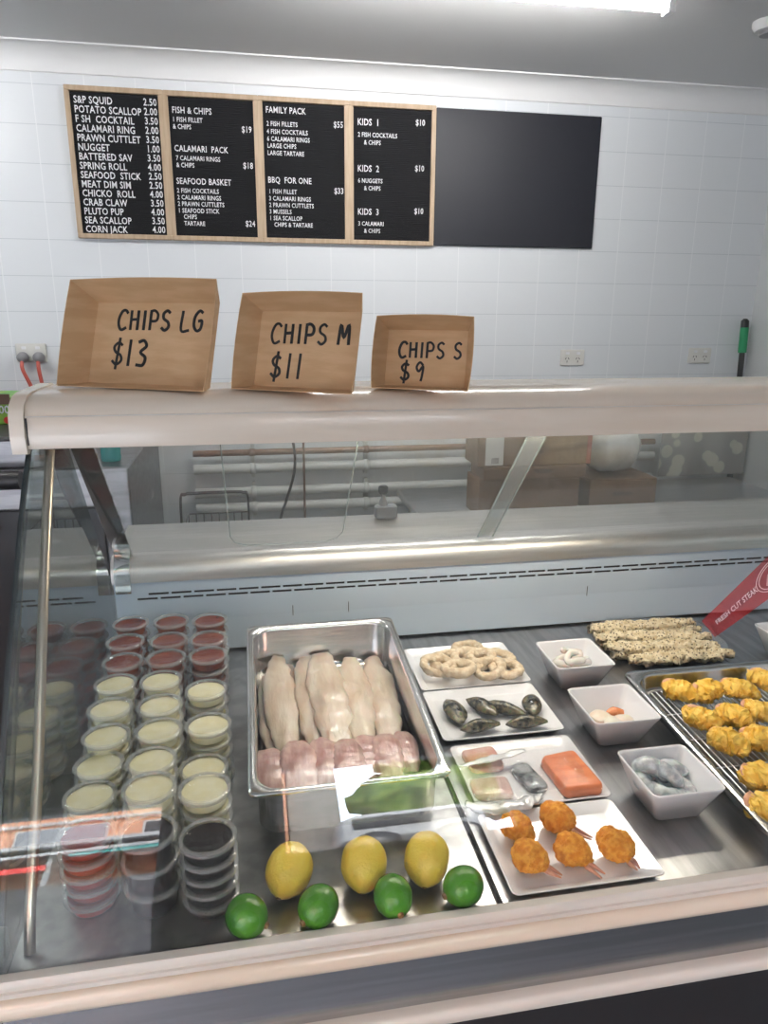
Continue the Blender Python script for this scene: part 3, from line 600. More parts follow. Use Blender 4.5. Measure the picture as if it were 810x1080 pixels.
def chipbox(x, y, yaw, lean, w, h, d, label, txts, r):
    lean *= 1.0
    mt = Matrix.Translation((x, y, 1.482)) @ Matrix.Rotation(-yaw, 4, 'Z')
    t = empty('chip_box', None, label, 'cardboard tray', 'brown cardboard chip boxes on the counter top', mtx=mt)
    # local: x right, y back, z up.  lip plane: leans back by lean from the base front
    fl = math.tan(lean)*d; ca, sa = math.cos(lean), math.sin(lean)
    def P(u, v, q): return V((u, v*sa+q*ca, v*ca-q*sa+ .0))      # u across, v up the lip plane, q depth behind it
    th = .0012
    def ring(q, ins, bulge=0): # rounded slightly bulging rectangle: corners + mid points
        a = w/2-ins; lo = ins; hi = h-ins; pts = []; n = 6
        C = [(-a, lo), (a, lo), (a, hi), (-a, hi)]
        for i in range(4):
            p0, p1 = C[i], C[(i+1) % 4]; nx, ny = ((p1[1]-p0[1]), -(p1[0]-p0[0])); l = math.hypot(nx, ny); nx /= l; ny /= l
            for k in range(n):
                s_ = k/n; bl = bulge*4*s_*(1-s_)*(0 if i == 0 else 1); pts.append(P(p0[0]+(p1[0]-p0[0])*s_+nx*bl, p0[1]+(p1[1]-p0[1])*s_+ny*bl, q))
        return pts
    o = ring(0, 0, .003); ob = ring(d, fl); ib = ring(d-th, fl+th); i_ = ring(0, th, .003)
    n = 6
    full = len(o)
    # four walls, each its own part
    for k, nm in enumerate(('bottom_wall', 'side_wall', 'top_wall', 'side_wall')):
        idx = [(k*n+j) % full for j in range(n+1)]
        MB().skin([[R_[i] for i in idx] for R_ in (o, ob, ib, i_, o)], smooth=False, caps=(False, False), closed=False).build(nm, 'card', t)
    MB().skin([ob, ib], smooth=False).build('back_panel', 'card', t)
    fm = Matrix(((1, 0, 0, 0), (0, sa, ca, 0), (0, ca, -sa, 0), (0, 0, 0, 1)))
    hand(txts, t, fm @ Matrix.Translation((0, 0, d-th-.0006)), r)
    # creases where walls meet the back
    return t
chipbox(-.182, 1.165, .454, .347, .256, .171, .05, 'largest cardboard tray marked CHIPS LG $13, on the left of the canopy', [('CHIPS LG', -.067, .107, .0178, .032, .004), ('$13', -.071, .048, .021, .041, .006)], .0027)
chipbox(.058, 1.096, .521, .317, .198, .149, .042, 'middle sized cardboard tray marked CHIPS M $11', [('CHIPS M', -.063, .083, .0175, .031, .0045), ('$11', -.058, .028, .019, .038, .008)], .0025)
chipbox(.256, 1.099, .44, .294, .153, .114, .036, 'smallest cardboard tray marked CHIPS S $9, rightmost on the canopy', [('CHIPS S', -.045, .057, .0140, .025, .003), ('$9', -.040, .020, .016, .030, .007)], .0022)

# ------------------------------------------------------------------ sauce cups
def make_cup(sauce, kind, ph, label, grp):
    t = empty('sauce_cup', (0, 0, 0), label, 'sauce cup', grp)
    h = ph-.0035
    MB().lathe([(.026, 0), (.030, 0), (.0335, h-.003), (.0350, h-.001), (.0350, h+.0005)], 28, caps=(True, False)).build('cup', 'cupm', t)
    m = MB().lathe([(.001, .0018), (.0284, .0018), (.0316, h-.003), (.0312, h-.0022), (.001, h-.0016)], 28)
    for i in range(len(m.v)):
        v = V(m.v[i]);
        if v.z > h-.004: m.v[i] = (v.x, v.y, v.z+.0012*noise.noise(v*60+V((ph*99, 0, 0))))
    m.build('sauce', sauce, t)
    l = MB(); l.lathe([(.001, h+.0008), (.0285, h+.0008), (.0300, h+.0018)], 30, caps=(False, False), mi=0)
    l.lathe([(.0300, h+.0018), (.0308, h+.0034), (.0350, h+.0034), (.0366, h+.0022), (.0368, h-.002), (.0358, h-.002), (.0354, h+.0012), (.0305, h+.0008)], 30, mi=1, caps=(False, False))
    l.build('lid', ['lidm', 'rim'], t); return t
protos = {}
ORD = ['topmost', 'second from the top', 'third from the top', 'fourth from the top', 'fifth from the top']
def stack(px, py, ztop, kind, where, n=5, ph=.0230):
    c = onz(px, py, ztop) if abs(px) > 1 else V((px, py, 0)); ph = (ztop-DZ)/n
    info = {'tomato': ('tomato', 'red tomato sauce'), 'tart': ('tart', 'tartare sauce'), 'soy': ('soy', 'dark brown sauce'), 'chilli': ('chilli', 'chilli sauce')}[kind]
    for k in range(n):
        key = (kind, round(ph, 5))
        first = key not in protos
        if first: protos[key] = make_cup(info[0], kind, ph, '', '')
        o = protos[key] if first else copy_tree(protos[key])
        j = n-1-k
        o.location = (c.x+random.uniform(-.0008, .0008), c.y+random.uniform(-.0008, .0008), DZ+.0002+k*ph); o.rotation_euler = (0, 0, random.uniform(0, 6))
        o['label'] = '%s cup, %s, %s' % (info[1], ORD[j], where)
        o['group'] = 'stacked cups of ' + info[1]
rows = [('tomato', [(138, 656, .968), (180, 654, .968), (221.5, 652.5, .968)], 'rear row'), ('tomato', [(132, 676, .968), (177.5, 674, .968), (220, 672, .968)], 'second row'), ('tomato', [(129.4, 697, .968), (175, 692.6, .968), (219, 690, .968)], 'third row')]
cn = ['left column', 'middle column', 'right column']
for kind, ps, r_ in rows:
    for (x, y, z), c_ in zip(ps, cn): stack(x, y, z, kind, '%s stack of the %s' % (c_.replace(' column', ''), r_))
for c_, ps in zip(cn, ([(121, 720, .962), (115.6, 746, .962), (112, 774.5, .958), (103.7, 805, .946), (94, 838, .942)], [(170, 716, .968), (168, 742.4, .968), (167, 769, .968), (160, 801, .968), (157, 829, .978)], [(217, 726, .965), (220, 763, .965), (215, 808, .940), (216, 830, .966)])):
    for i, (x, y, z) in enumerate(ps): stack(x, y, z, 'tart', '%s stack of the %s' % (['rearmost', 'second', 'third', 'fourth', 'front'][i] if len(ps) == 5 else ['rearmost', 'second', 'third', 'front'][i], c_), 4 if z < .945 else 5)
stack(-.0765, .806, .955, 'soy', 'front right stack beside the limes', 5)
stack(-.150, .820, .962, 'soy', 'tall cup stack at the front middle', 3)
stack(-.228, .836, .956, 'chilli', 'stack at the front left corner', 5)

# ------------------------------------------------------------------ citrus
def lemon(px, py, tilt, rz, label, sc_=1.):
    t = empty('lemon', (0, 0, 0), label, 'lemon', 'lemons in a row on the deck'); n = 22
    pr = []
    for k in range(n+1):
        u = k/n; z = -.0345+.069*u; r = .0308*math.sqrt(max(0, 1-abs(2*u-1)**2.2))
        pr.append((max(r, .001), z))
    pr[0] = (.0045, -.0365); pr[1] = (.0125, -.0330); pr[-1] = (.002, .0352)
    m = MB().lathe(pr, 28).nz(.0012, 40, px); m.build('peel', 'lemon', t)
    MB().lathe([(.0026, -.0378), (.0034, -.0368), (.003, -.036)], 10).build('stem_nub', 'nub', t)
    c = onz(px, py, DZ+.032); t.location = (c.x, c.y, DZ+.0335*sc_); t.rotation_euler = (tilt, 0, rz); t.scale = (sc_,)*3
lemon(305, 918, math.radians(-58), math.radians(-30), 'left lemon of the three, behind the two left limes')
lemon(384, 911, math.radians(-52), math.radians(-14), 'middle lemon of the three, half washed out by the reflection')
lemon(450, 906, math.radians(-56), math.radians(-18), 'right lemon of the three, nearest the crumbed claws')
def lime(px, py, rz, label):
    t = empty('lime', (0, 0, 0), label, 'lime', 'limes along the front glass'); n = 26
    pr = [(max(.0252*math.sqrt(max(0, 1-(2*k/n-1)**2)), .001), -.0275+.055*k/n) for k in range(n+1)]
    MB().lathe(pr, 24).nz(.0005, 30, px).build('peel', 'lime', t)
    MB().lathe([(.0035, -.0305), (.0045, -.027), (.003, -.026)], 8).build('stem_nub', 'nub', t)
    c = onz(px, py, DZ+.026); t.location = (c.x, max(c.y, .750), DZ+.0262); t.rotation_euler = (math.radians(-80), 0, rz)
lime(260, 979, math.radians(60), 'leftmost lime, beside the dark sauce cups'); lime(337, 966, math.radians(-50), 'second lime from the left, in front of the left lemon')
lime(416, 952, math.radians(10), 'third lime from the left, between middle and right lemons'); lime(492, 944, math.radians(-75), 'rightmost lime, below the right lemon')

# ------------------------------------------------------------------ gastronorm pans
def pan(W, Lh, depth, cx, cy, zf, zbk, name, label, rim=.012, mt='pan', rr_=.035, tp=.008):
    """rim plane passes z=zf at the front edge and z=zbk at the rear edge; returns empty matrix (origin: rim centre)"""
    a = math.asin((zbk-zf)/Lh)
    mtx = Matrix.Translation((cx, cy, (zf+zbk)/2)) @ Matrix.Rotation(a, 4, 'X')
    t = empty(name, None, label, 'metal tray', mtx=mtx)
    R_ = lambda ins, z, r: rr3(W-2*ins, Lh-2*ins, r, z, 7)
    m = MB().skin([R_(0, -.005, rr_*.35), R_(-.001, 0, rr_*.35), R_(0, .0015, rr_*.35), R_(rim-.003, .0015, rr_*.9), R_(rim, -.001, rr_), R_(rim+.002, -.006, rr_), R_(rim+tp, -depth+.012, rr_*.9), R_(rim+tp+.010, -depth+.0015, rr_*.8)], caps=(False, True)); m.build('basin', mt, t)
    m = MB().skin([R_(0, -.005, rr_*.35), R_(.002, -.004, rr_*.35), R_(rim-.001, -.003, rr_), R_(rim+.0005, -.007, rr_), R_(rim+tp-.0015, -depth+.012, rr_*.9), R_(rim+tp+.010, -depth, rr_*.8)], caps=(False, True)); m.build('outer_shell', mt, t)
    return t, mtx
PZF, PZB = .950, .991
fp, FM = pan(.2904, .4745, .094, .1205, 1.118, PZF, PZB, 'fish_pan', 'deep stainless pan tilted forward, filled with fish fillets', rim=.011, tp=.003)
MB().box(-.005, .24, 1.27, 1.31, DZ+.0003, DZ+.0335, b=.003).thing('pan_rest', 'steel', 'steel rest bar under the back of the fish pan', 'rest bar')
def pl(px, py, mtx, zl):
    """pixel -> point on the plane z=zl of a tilted pan, in its own frame"""
    inv = mtx.inverted(); o = inv @ CAM; d = (inv.to_3x3() @ ray(px, py)); return o + d*((zl-o.z)/d.z)
def fillet(p0, p1, w, th, zl, mt, label, group, name='fish_fillet', mtx=FM, bend=0., seed=0, taper=(.45, .8, 1, 1, .95, .75, .35), na=.17):
    a = pl(*p0, mtx, zl); b = pl(*p1, mtx, zl); mid = (a+b)/2; n = V((-(b-a).y, (b-a).x, 0)).normalized()
    sp = [V(( -(b-a)/2)), V((-(b-a)/4))+n*bend*.75, n*bend, V(((b-a)/4))+n*bend*.75, (b-a)/2]
    sp[0].z -= th*.25; sp[-1].z -= th*.25
    m = MB(); loft(m, sp, [w*x for x in taper], [th*x for x in (.35, .8, 1, 1, .9, .75, .3)], 22, 8, p=.8, flat=.35)
    m.nz(w*na, 26, seed+1).nz(w*.05, 90, seed+3).nz(.0012, 260, seed)
    m.thing(name, mt, label, 'fish fillet', group, mtx=mtx @ Matrix.Translation(mid))
G = 'pale fish fillets lying in the pan'; G2 = 'pink fish fillets at the front of the pan'
zf_ = -.070
fillet((281, 712), (288, 800), .020, .009, zf_, 'fish', 'narrow pale fillet along the left side of the pan', G, seed=1)
fillet((322, 690), (334, 792), .029, .011, zf_+.004, 'fish', 'pale fillet between the left wide one and the widest', G, seed=3)
fillet((392, 693), (412, 792), .030, .011, zf_+.006, 'fish', 'rightmost pale fillet, slanting down to the right', G, seed=6, bend=.004)
fillet((368, 694), (384, 792), .031, .011, zf_+.012, 'fish', 'pale fillet just left of the rightmost pale one', G, seed=5)
fillet((293, 693), (306, 800), .030, .012, zf_+.012, 'fish', 'wide pale fillet curving down at the left of the pan', G, seed=2, bend=-.006)
fillet((337, 688), (360, 794), .036, .012, zf_+.018, 'fish', 'widest pale fillet lying on top in the middle', G, seed=4)
for k, (a, b) in enumerate([((300, 700), (312, 800)), ((345, 698), (358, 800)), ((392, 697), (412, 795)), ((300, 790), (412, 785))]):
    fillet(a, b, .032, .010, -.083, 'fish', 'pale fillet in the bottom layer of the pan, %s' % ['at the left', 'in the middle', 'at the right', 'lying across the front'][k], G, seed=30+k, na=.08)
for i, (a, b, w) in enumerate([((283, 790), (286, 836), .024), ((312, 782), (318, 832), .027), ((340, 779), (346, 829), .027), ((365, 779), (371, 824), .025), ((386, 776), (392, 822), .026), ((406, 775), (412, 819), .024), ((424, 772), (431, 815), .020)]):
    fillet(a, b, w*1.10, .0095, zf_+.022+.004*(i % 2), 'pink', '%s pink fillet from the left in the front row of the pan' % ['first', 'second', 'third', 'fourth', 'fifth', 'sixth', 'seventh'][i], G2, name='pink_fish_fillet', seed=11+i, taper=(.55, .92, 1, 1, .95, .75), na=.08)
# tempura pan with wire rack
tp_, TM = pan(.40, .44, .045, .698+.20, .965, .888, .916, 'tempura_tray', 'stainless tray with wire rack of yellow battered prawns', rr_=.045)
MB().box(.80, 1.0, 1.10, 1.13, DZ+.0003, DZ+.0165, b=.002).thing('tray_rest', 'steel', 'steel rest bar under the back of the tempura tray', 'rest bar')
rk = empty('wire_rack', None, 'wire cooling rack inside the tempura tray', 'wire rack', mtx=TM @ Matrix.Translation((0, 0, -.026)))
m = MB(); a, b = .168, .188
for k in range(31): x = -a+2*a*k/30; m.tube([(x, -b, 0), (x, b, 0)], .0012, 6)
m.build('wires', 'wire', rk)
m = MB()
for k in range(6): y = -b+2*b*k/5; m.tube([(-a, y, -.0018), (a, y, -.0018)], .0013, 6)
m.build('cross_bars', 'wire', rk)
MB().tube([(x, y, 0) for x, y in rrect(2*a, 2*b, .02, 5)], .0022, 8, closed=True).build('rim_wire', 'wire', rk)
for sx in (-.14, .14):
    for sy in (-.155, .155): MB().tube([(sx, sy, -.002), (sx, sy, -.0168)], .0015, 6).build('foot', 'polish', rk)
TP = [(717, 733, -35, 1), (748, 733, 20, 2), (779, 732, -30, 2), (806, 722, -60, 1), (739, 763, -50, 1), (774, 761, -40, 2), (802, 755, -25, 1), (767, 788, -50, 1), (802, 786, -20, 1), (803, 823, 10, 0), (809, 856, 0, 1)]
wh = ['nearest the back left corner of the rack', 'second along the back row with pink tail up', 'third along the back row, touching its neighbour', 'at the back right by the frame edge', 'left in the second row, pink tail curled back', 'middle of the second row, dark tail', 'right end of the second row', 'leftmost of the third row', 'right of the third row with purple tail', 'single one in the fourth row', 'nearest the front at the frame edge']
for i, ((px, py, ang, tt), w_) in enumerate(zip(TP, wh)):
    c = pl(px, py, TM, -.010); mt_ = TM @ Matrix.Translation((c.x, c.y, -.0245)) @ Matrix.Rotation(math.radians(ang), 4, 'Z')
    t = empty('battered_prawn', None, 'yellow battered prawn %s' % w_, 'battered prawn', 'battered prawns on the wire rack', mtx=mt_)
    m = MB(); loft(m, [(-.031, 0, .014), (-.019, .003, .017), (0, .006, .019), (.019, .001, .017), (.033, -.006, .012)], [.011, .020, .0225, .019, .007], [.010, .0155, .018, .015, .007], 30, 14)
    m.nz(.0055, 60, i+2).nz(.0034, 150, i).nz(.0018, 380, i); zmn = min(v[2] for v in m.v); m.v = [(a_, b_, c_-zmn+.0006) for a_, b_, c_ in m.v]; m.build('batter', 'batter', t)
    m = MB(); loft(m, [(-.026, .002, .024), (-.031, .008, .028), (-.025, .016, .032), (-.010, .020, .031)], [.003, .0038, .0042, .0085], [.003, .0025, .002, .001], 10, 4); m.build('tail', 'tail', t)

# ------------------------------------------------------------------ plates and bowls
def plate(w, h, cx, cy, label, mt='china'):
    t = MB().skin([rr3(w-.05, h-.05, .012, 0), rr3(w-.03, h-.03, .012, .0), rr3(w, h, .010, .0125), rr3(w-.001, h-.001, .010, .0138), rr3(w-.004, h-.004, .009, .0136), rr3(w-.034, h-.034, .008, .0042), rr3(w-.040, h-.040, .008, .0036)])
    return t.thing('serving_plate', mt, label, 'plate', 'white rectangular plates', loc=V((cx, cy, DZ+.0004)))
def platepix(c4, label, mt='china'):
    q = [onz(x, y, DZ+.0135) for x, y in c4]; cx = sum(p.x for p in q)/4; cy = sum(p.y for p in q)/4
    w = ((q[1]-q[0]).length+(q[2]-q[3]).length)/2; h = ((q[3]-q[0]).length+(q[2]-q[1]).length)/2
    plate(w, h, cx, cy, label, mt); return V((cx, cy, 0)), w, h
PC1 = platepix([(426, 686), (530, 676), (560, 718), (444, 729)], 'white plate holding crumbed calamari rings')
PC2 = platepix([(446, 730), (561, 720), (595, 768), (467, 783)], 'white plate holding six dark mussels')
PC3 = platepix([(472, 787), (602, 775), (642, 838), (507, 857)], 'white plate holding salmon pieces under cling film')
PC4 = platepix([(503, 858), (645, 843), (703, 922), (540, 946)], 'white plate holding five orange crumbed crab claws')
PZ = DZ+.0045
# calamari rings
CR = [(475, 700, .033, 0, 1), (462, 703, .028, .012, 1), (497, 697, .032, .012, 1), (523, 697, .030, 0, 1), (535, 706, .030, .012, .8), (484, 706, .026, .022, 1), (507, 693, .022, .024, 1), (519, 710, .028, .018, .8), (493, 688, .026, 0, 1)]
cw = ['at the left, flat on the plate', 'leftmost, leaning on its neighbours', 'in the middle of the pile', 'flat at the right rear', 'rightmost of the pile', 'front middle on top', 'smallest, on the very top', 'front right, on top of two others', 'at the rear, mostly covered']
for i, ((px, py, r, dz, f_), w_) in enumerate(zip(CR, cw)):
    r *= 1.1
    c = onz(px, py, PZ+.008+dz); m = MB(); n = 56
    c.x = min(max(c.x, PC1[0].x-PC1[1]/2+r+.010), PC1[0].x+PC1[1]/2-r-.010); c.y = min(max(c.y, PC1[0].y-PC1[2]/2+r*f_+.010), PC1[0].y+PC1[2]/2-r*f_-.010)
    m.tube([(r*math.cos(2*PI*k/n), f_*r*math.sin(2*PI*k/n), .0) for k in range(n)], .0092, 18, closed=True)
    m.nz(.004, 34, i).nz(.0022, 180, i+4); m.xf(Euler((random.uniform(-.12, .12), random.uniform(-.12, .12), i)).to_matrix().to_4x4()); zmn = min(v[2] for v in m.v)
    m.v = [(a_, b_, c_-zmn) for a_, b_, c_ in m.v]; m.thing('calamari_ring', 'crumb', 'crumbed calamari ring %s' % w_, 'calamari ring', 'crumbed calamari rings on the plate', loc=V((c.x, c.y, PZ+dz*.75)))
# mussels
MU = [(478.5, 752, .040, .0175, -88, 'largest mussel standing at the left of the plate'), (508, 747.5, .036, .0145, -58, 'second mussel from the left, pointing down right'), (531, 750, .043, .0115, -38, 'slim mussel in the middle lying diagonally'), (562, 746, .036, .0155, 70, 'mussel at the right rear, pointing up right'), (506, 768.5, .037, .0105, 5, 'brown green mussel lying flat at the front left'), (555, 764.5, .038, .0105, -2, 'mussel lying flat at the front right')]
for i, (px, py, l_, w_, ang, lab) in enumerate(MU):
    l_ *= 1.06; w_ *= 1.26
    c = onz(px, py, PZ+.008); m = MB(); ang = math.radians(ang)
    pr = [(.02), (.55), (.9), (1.), (.97), (.75), (.25)]
    loft(m, [(-l_, -.002, 0), (-l_*.6, 0, 0), (-l_*.1, .002, .001), (l_*.4, .002, .001), (l_, -.001, 0)], [w_*.08]+[w_*x for x in (.52, .85, 1., .98, .8, .3)], [.001]+[.0135*x for x in (.5, .85, 1., .9, .6, .15)], 24, 8, p=1.)
    # pinch the seam
    m.v = [(x, y, z*(1-.5*min(1, (abs(y)/w_)**3))) for x, y, z in m.v]; m.nz(.0006, 70, i)
    t = m.thing('mussel', 'mussel', lab, 'mussel', 'mussels on the white plate', loc=V((c.x, c.y, PZ+.0130))); t.rotation_euler = (random.uniform(-.15, .15), 0, ang)
# salmon plate
def slab(px, py, w, h, th, rz, mt, lab, name, seed, skinm=None):
    c = onz(px, py, PZ+th); t = empty(name, (c.x, c.y, PZ), lab, 'fish piece', 'fish pieces under cling film', rz=rz)
    m = MB(); rings = []
    for z, s_ in ((0, .93), (th*.15, .99), (th*.6, 1), (th*.9, .96), (th, .88)):
        rings.append([V((x*s_, y*s_*(1+.10*x/w), z)) for x, y in rrect(w, h, .010, 4)])
    m.skin(rings); m.nz(.002, 30, seed); zmn = min(v[2] for v in m.v); m.v = [(a, b, c_-zmn) for a, b, c_ in m.v]; m.build('flesh', mt, t)
    if skinm: MB().skin([rr3(w*.96, h*.97, .008, .0008), rr3(w*.99, h*.99, .008, .002)]).build('skin', skinm, t)
slab(509, 799, .060, .060, .012, .05, 'salmonf', 'pale orange salmon piece at the left rear of the plate', 'salmon_piece', 1)
slab(602, 811, .066, .100, .020, .06, 'salmon', 'large bright orange salmon fillet at the right of the plate', 'salmon_fillet', 2, 'skin')
slab(518, 829, .066, .046, .012, -.1, 'pink', 'pink marbled fish piece at the front left of the plate', 'fish_piece', 3)
slab(558, 818, .034, .070, .010, .2, 'skin', 'dark silvery skinned fish piece beside the salmon fillet', 'fish_piece', 4)
t = empty('cling_film', (PC3[0].x, PC3[0].y, DZ), 'clear cling film stretched over the salmon plate', 'cling film')
w, h = PC3[1]+.006, PC3[2]+.004; m = MB(); nx, ny = 46, 34; vs = []; fs = []
for j in range(ny+1):
    for i in range(nx+1):
        x = -w/2+w*i/nx; y = -h/2+h*j/ny; e = min(i, nx-i, j*1.3, (ny-j)*1.3)/6
        z = .0150+.010*min(1, e)*(1 if x > .03 else .45)+.0014*noise.noise(V((x*60, y*25, 1)))+.0008*noise.noise(V((x*30+y*90, y*60, 5)))
        if e == 0: z = .0145
        vs.append((x, y, z))
for j in range(ny):
    for i in range(nx): a = j*(nx+1)+i; fs.append((a, a+1, a+nx+2, a+nx+1))
m.add(vs, fs, 0, True).build('film_sheet', 'film', t)
m = MB(); loft(m, [(-w/2-.012, -h/2+.020, .014), (-w/2+.03, -h/2-.002, .018), (-w/2+.09, -h/2+.006, .019), (-.0, -h/2+.018, .02)], [.006, .012, .010, .003], [.004, .006, .005, .002], 18, 12); m.nz(.005, 45, 2).nz(.002, 160, 1); m.v = [(a, b, max(c, .0146 if abs(b) < h/2 and abs(a) < w/2 else .004)) for a, b, c in m.v]
m.build('bunched_edge', 'filmr', t)  # bunched wrap, whitened so that glare is part of its colour
m = MB(); loft(m, [(-w/2+.0, .015, .0235), (-w/2+.05, .022, .0245), (.01, .036, .0265)], [.003, .010, .006], [.001, .003, .001], 14, 12); m.nz(.003, 60, 6); m.build('fold', 'filmr', t)
# crumbed claws
CL = [((546, 877), (566, 896), 'crumbed crab claw at the left rear of the plate'), ((587, 866), (627, 884), 'crumbed crab claw at the back, its pincer pointing right'), ((559, 907), (595, 924), 'crumbed crab claw at the front left, tip pointing right'), ((604, 900), (639, 924), 'crumbed crab claw in the front middle, wide pink pincer'), ((649, 895), (676, 917), 'crumbed crab claw alone at the right of the plate')]
for i, (a, b, lab) in enumerate(CL):
    p0 = onz(*a, PZ+.016); p1 = onz(*b, PZ+.008); d = V((p1.x-p0.x, p1.y-p0.y, 0)); ang = math.atan2(d.y, d.x); Ld = max(d.length, .036)
    t = empty('crumbed_claw', (p0.x, p0.y, PZ), lab, 'crumbed crab claw', 'orange crumbed crab claws', rz=ang)
    m = MB(); R_ = .0215 if i else .018
    loft(m, [(-.023, 0, .018), (-.014, 0, .020), (0, 0, .020), (.014, 0, .017), (.024, 0, .012)], [.012, R_*1.03, R_*1.10, R_*.88, .008], [.010, .019, .0205, .016, .007], 34, 18); m.nz(.0032, 55, i).nz(.0020, 260, i).nz(.0013, 600, i)
    zmn = min(v[2] for v in m.v); m.v = [(x, y, z-zmn+.0005) for x, y, z in m.v]; m.build('crumb_coating', 'orange', t)
    if i:
        for s_ in (1, -1):
            m = MB(); loft(m, [(.018, s_*.001, .012), (.027, s_*.004, .010), (Ld-.003, s_*(.0025 if i != 3 else .005), .006)], [.004, .0042, .0012], [.004, .0035, .001], 10, 6); m.build('pincer', 'tail', t)
# bowls
def bowl(cx, cy, label, w=.118, hb=.062, bs=.074):
    m = MB().skin([rr3(bs-.01, bs-.01, .010, .0), rr3(bs, bs, .010, .002), rr3(w-.004, w-.004, .010, hb-.006), rr3(w, w, .010, hb-.001), rr3(w-.001, w-.001, .010, hb), rr3(w-.005, w-.005, .009, hb), rr3(w-.008, w-.008, .009, hb-.004), rr3(bs-.006, bs-.006, .010, .006), rr3(bs-.018, bs-.018, .010, .0045)])
    return m.thing('square_bowl', 'chinag', label, 'bowl', 'white square tapered bowls', loc=V((cx, cy, DZ+.0004)))
BZ = DZ+.0055
bw = {}
for nm, q, lab in (('squid', [(565, 677), (622, 672), (647, 700), (590, 708)], 'square white bowl of raw squid, rearmost of the column'), ('scallop', [(600, 726), (663, 719), (694, 757), (630, 767)], 'square white bowl of scallops in the middle of the column'), ('prawn', [(653, 792), (720, 783), (763, 830), (692, 846)], 'square white bowl of grey raw prawns, front of the column')):
    P = [onz(x, y, DZ+.062) for x, y in q]; cx = sum(p.x for p in P)/4; cy = sum(p.y for p in P)/4; ww = sum((P[i]-P[i-1]).length for i in range(4))/4
    bw[nm] = V((cx, cy, 0)); bowl(cx, cy, lab, ww, .062, ww*.64)
p = onz(793, 657, DZ+.062); bw['m'] = V((p.x+.06, p.y-.06, 0)); bowl(bw['m'].x, bw['m'].y, 'square white bowl cut by the right frame edge, grey contents')
c = bw['squid']
for i, (dx, dy, r, rz) in enumerate(((-.02, .005, .015, 0), (.012, -.008, .016, 1), (.0, .018, .013, 2), (-.006, -.02, .014, 4))):
    m = MB(); arc = [(r*1.5*math.cos(a), r*1.15*math.sin(a), .004*math.sin(a*2)) for a in [PI*1.6*k/14+i for k in range(15)]]
    m.tube(arc, [.003]+[.0070]*13+[.003], 10); m.nz(.002, 60, i); zm_ = min(v[2] for v in m.v); m.v = [(a, b, q_-zm_) for a, b, q_ in m.v]
    t = m.thing('squid_ring', 'squid', 'white raw squid strip %s' % ['curled at the left of the bowl', 'curled at the right of the bowl', 'at the back of the bowl', 'at the front of the bowl'][i], 'squid piece', 'raw squid strips in the rear bowl', loc=c+V((dx*.8, dy*.8, BZ+.024+i*.006))); t.rotation_euler = (0, 0, rz)
MB().skin([rr3(.050, .050, .018, 0), rr3(.060, .060, .02, .012), rr3(.066, .066, .02, .022), rr3(.03, .03, .012, .026)]).nz(.002, 50, 3).thing('squid_bed', 'squid', 'mass of white raw squid filling the rear bowl', 'squid', loc=c+V((0, 0, BZ+.0005)))
bpy.context.scene.objects['squid_bed']['kind'] = 'stuff'
c = bw['scallop']
for i, (dx, dy, mt_) in enumerate(((-.019, .004, 'scallop'), (.016, -.016, 'scallop'), (-.004, -.018, 'scallop'), (.014, .012, 'roe'))):
    m = MB()
    if mt_ == 'scallop': m.lathe([(.001, 0), (.015, 0), (.0205, .007), (.0195, .016), (.012, .020), (.001, .021)], 20); m.nz(.0022, 60, i)
    else: loft(m, [(-.016, 0, .008), (0, .004, .009), (.016, 0, .008)], [.005, .011, .006], [.005, .010, .006], 14, 8); m.nz(.001, 60, i)
    m.thing('scallop' if mt_ == 'scallop' else 'scallop_roe', mt_, ['pale scallop at the left of the middle bowl', 'pale scallop at the right front of the middle bowl', 'pale scallop at the front left of the middle bowl', 'bright orange scallop roe in the middle bowl'][i], 'scallop', 'scallops in the middle bowl', loc=c+V((dx, dy, BZ+.014+(.004 if mt_ == 'roe' else 0))))
for i in range(5):
    a = i*1.3; m = MB().lathe([(.001, 0), (.013, 0), (.0165, .006), (.0155, .012), (.001, .0145)], 16).nz(.001, 60, i+9)
    m.thing('scallop', 'scallop', 'pale scallop %s in the bottom layer of the middle bowl' % ['at the right', 'at the rear right', 'at the rear left', 'at the left', 'at the centre'][i], 'scallop', 'scallops in the middle bowl', loc=c+(V((.019*math.cos(a*1.2), .019*math.sin(a*1.2), BZ)) if i < 4 else V((0, 0, BZ))))
def raw_prawn(c, z, rz, rx, lab, tl=True):
    t = empty('raw_prawn', (c[0], c[1], z), lab, 'prawn', 'raw prawns in the front bowl', rz=rz); t.rotation_euler = (rx, 0, rz)
    A = [PI*(.0+1.35*k/8) for k in range(9)]; R0 = .0205
    m = MB(); loft(m, [(R0*math.cos(a), R0*math.sin(a), 0) for a in A], [.010, .0125, .013, .013, .012, .011, .009, .007, .005], [.010, .0125, .013, .0125, .012, .0105, .009, .007, .005], 14, 5, p=1)
    m.v = [(x, y, q) for x, y, q in m.v]; m.nz(.0014, 90, rz*9); m.build('body', 'prawn', t)
    if tl:
        e = V((R0*math.cos(A[-1]), R0*math.sin(A[-1]), 0)); d = V((-math.sin(A[-1]), math.cos(A[-1]), 0))
        for s_ in (-.4, .4):
            dd = (Matrix.Rotation(s_, 3, 'Z') @ d); q = MB(); loft(q, [e, e+dd*.010, e+dd*.022], [.0025, .0055, .001], [.002, .002, .0006], 10, 6, upv=(0, 0, 1)); q.build('tail_fan', 'ptail', t)
c = bw['prawn']
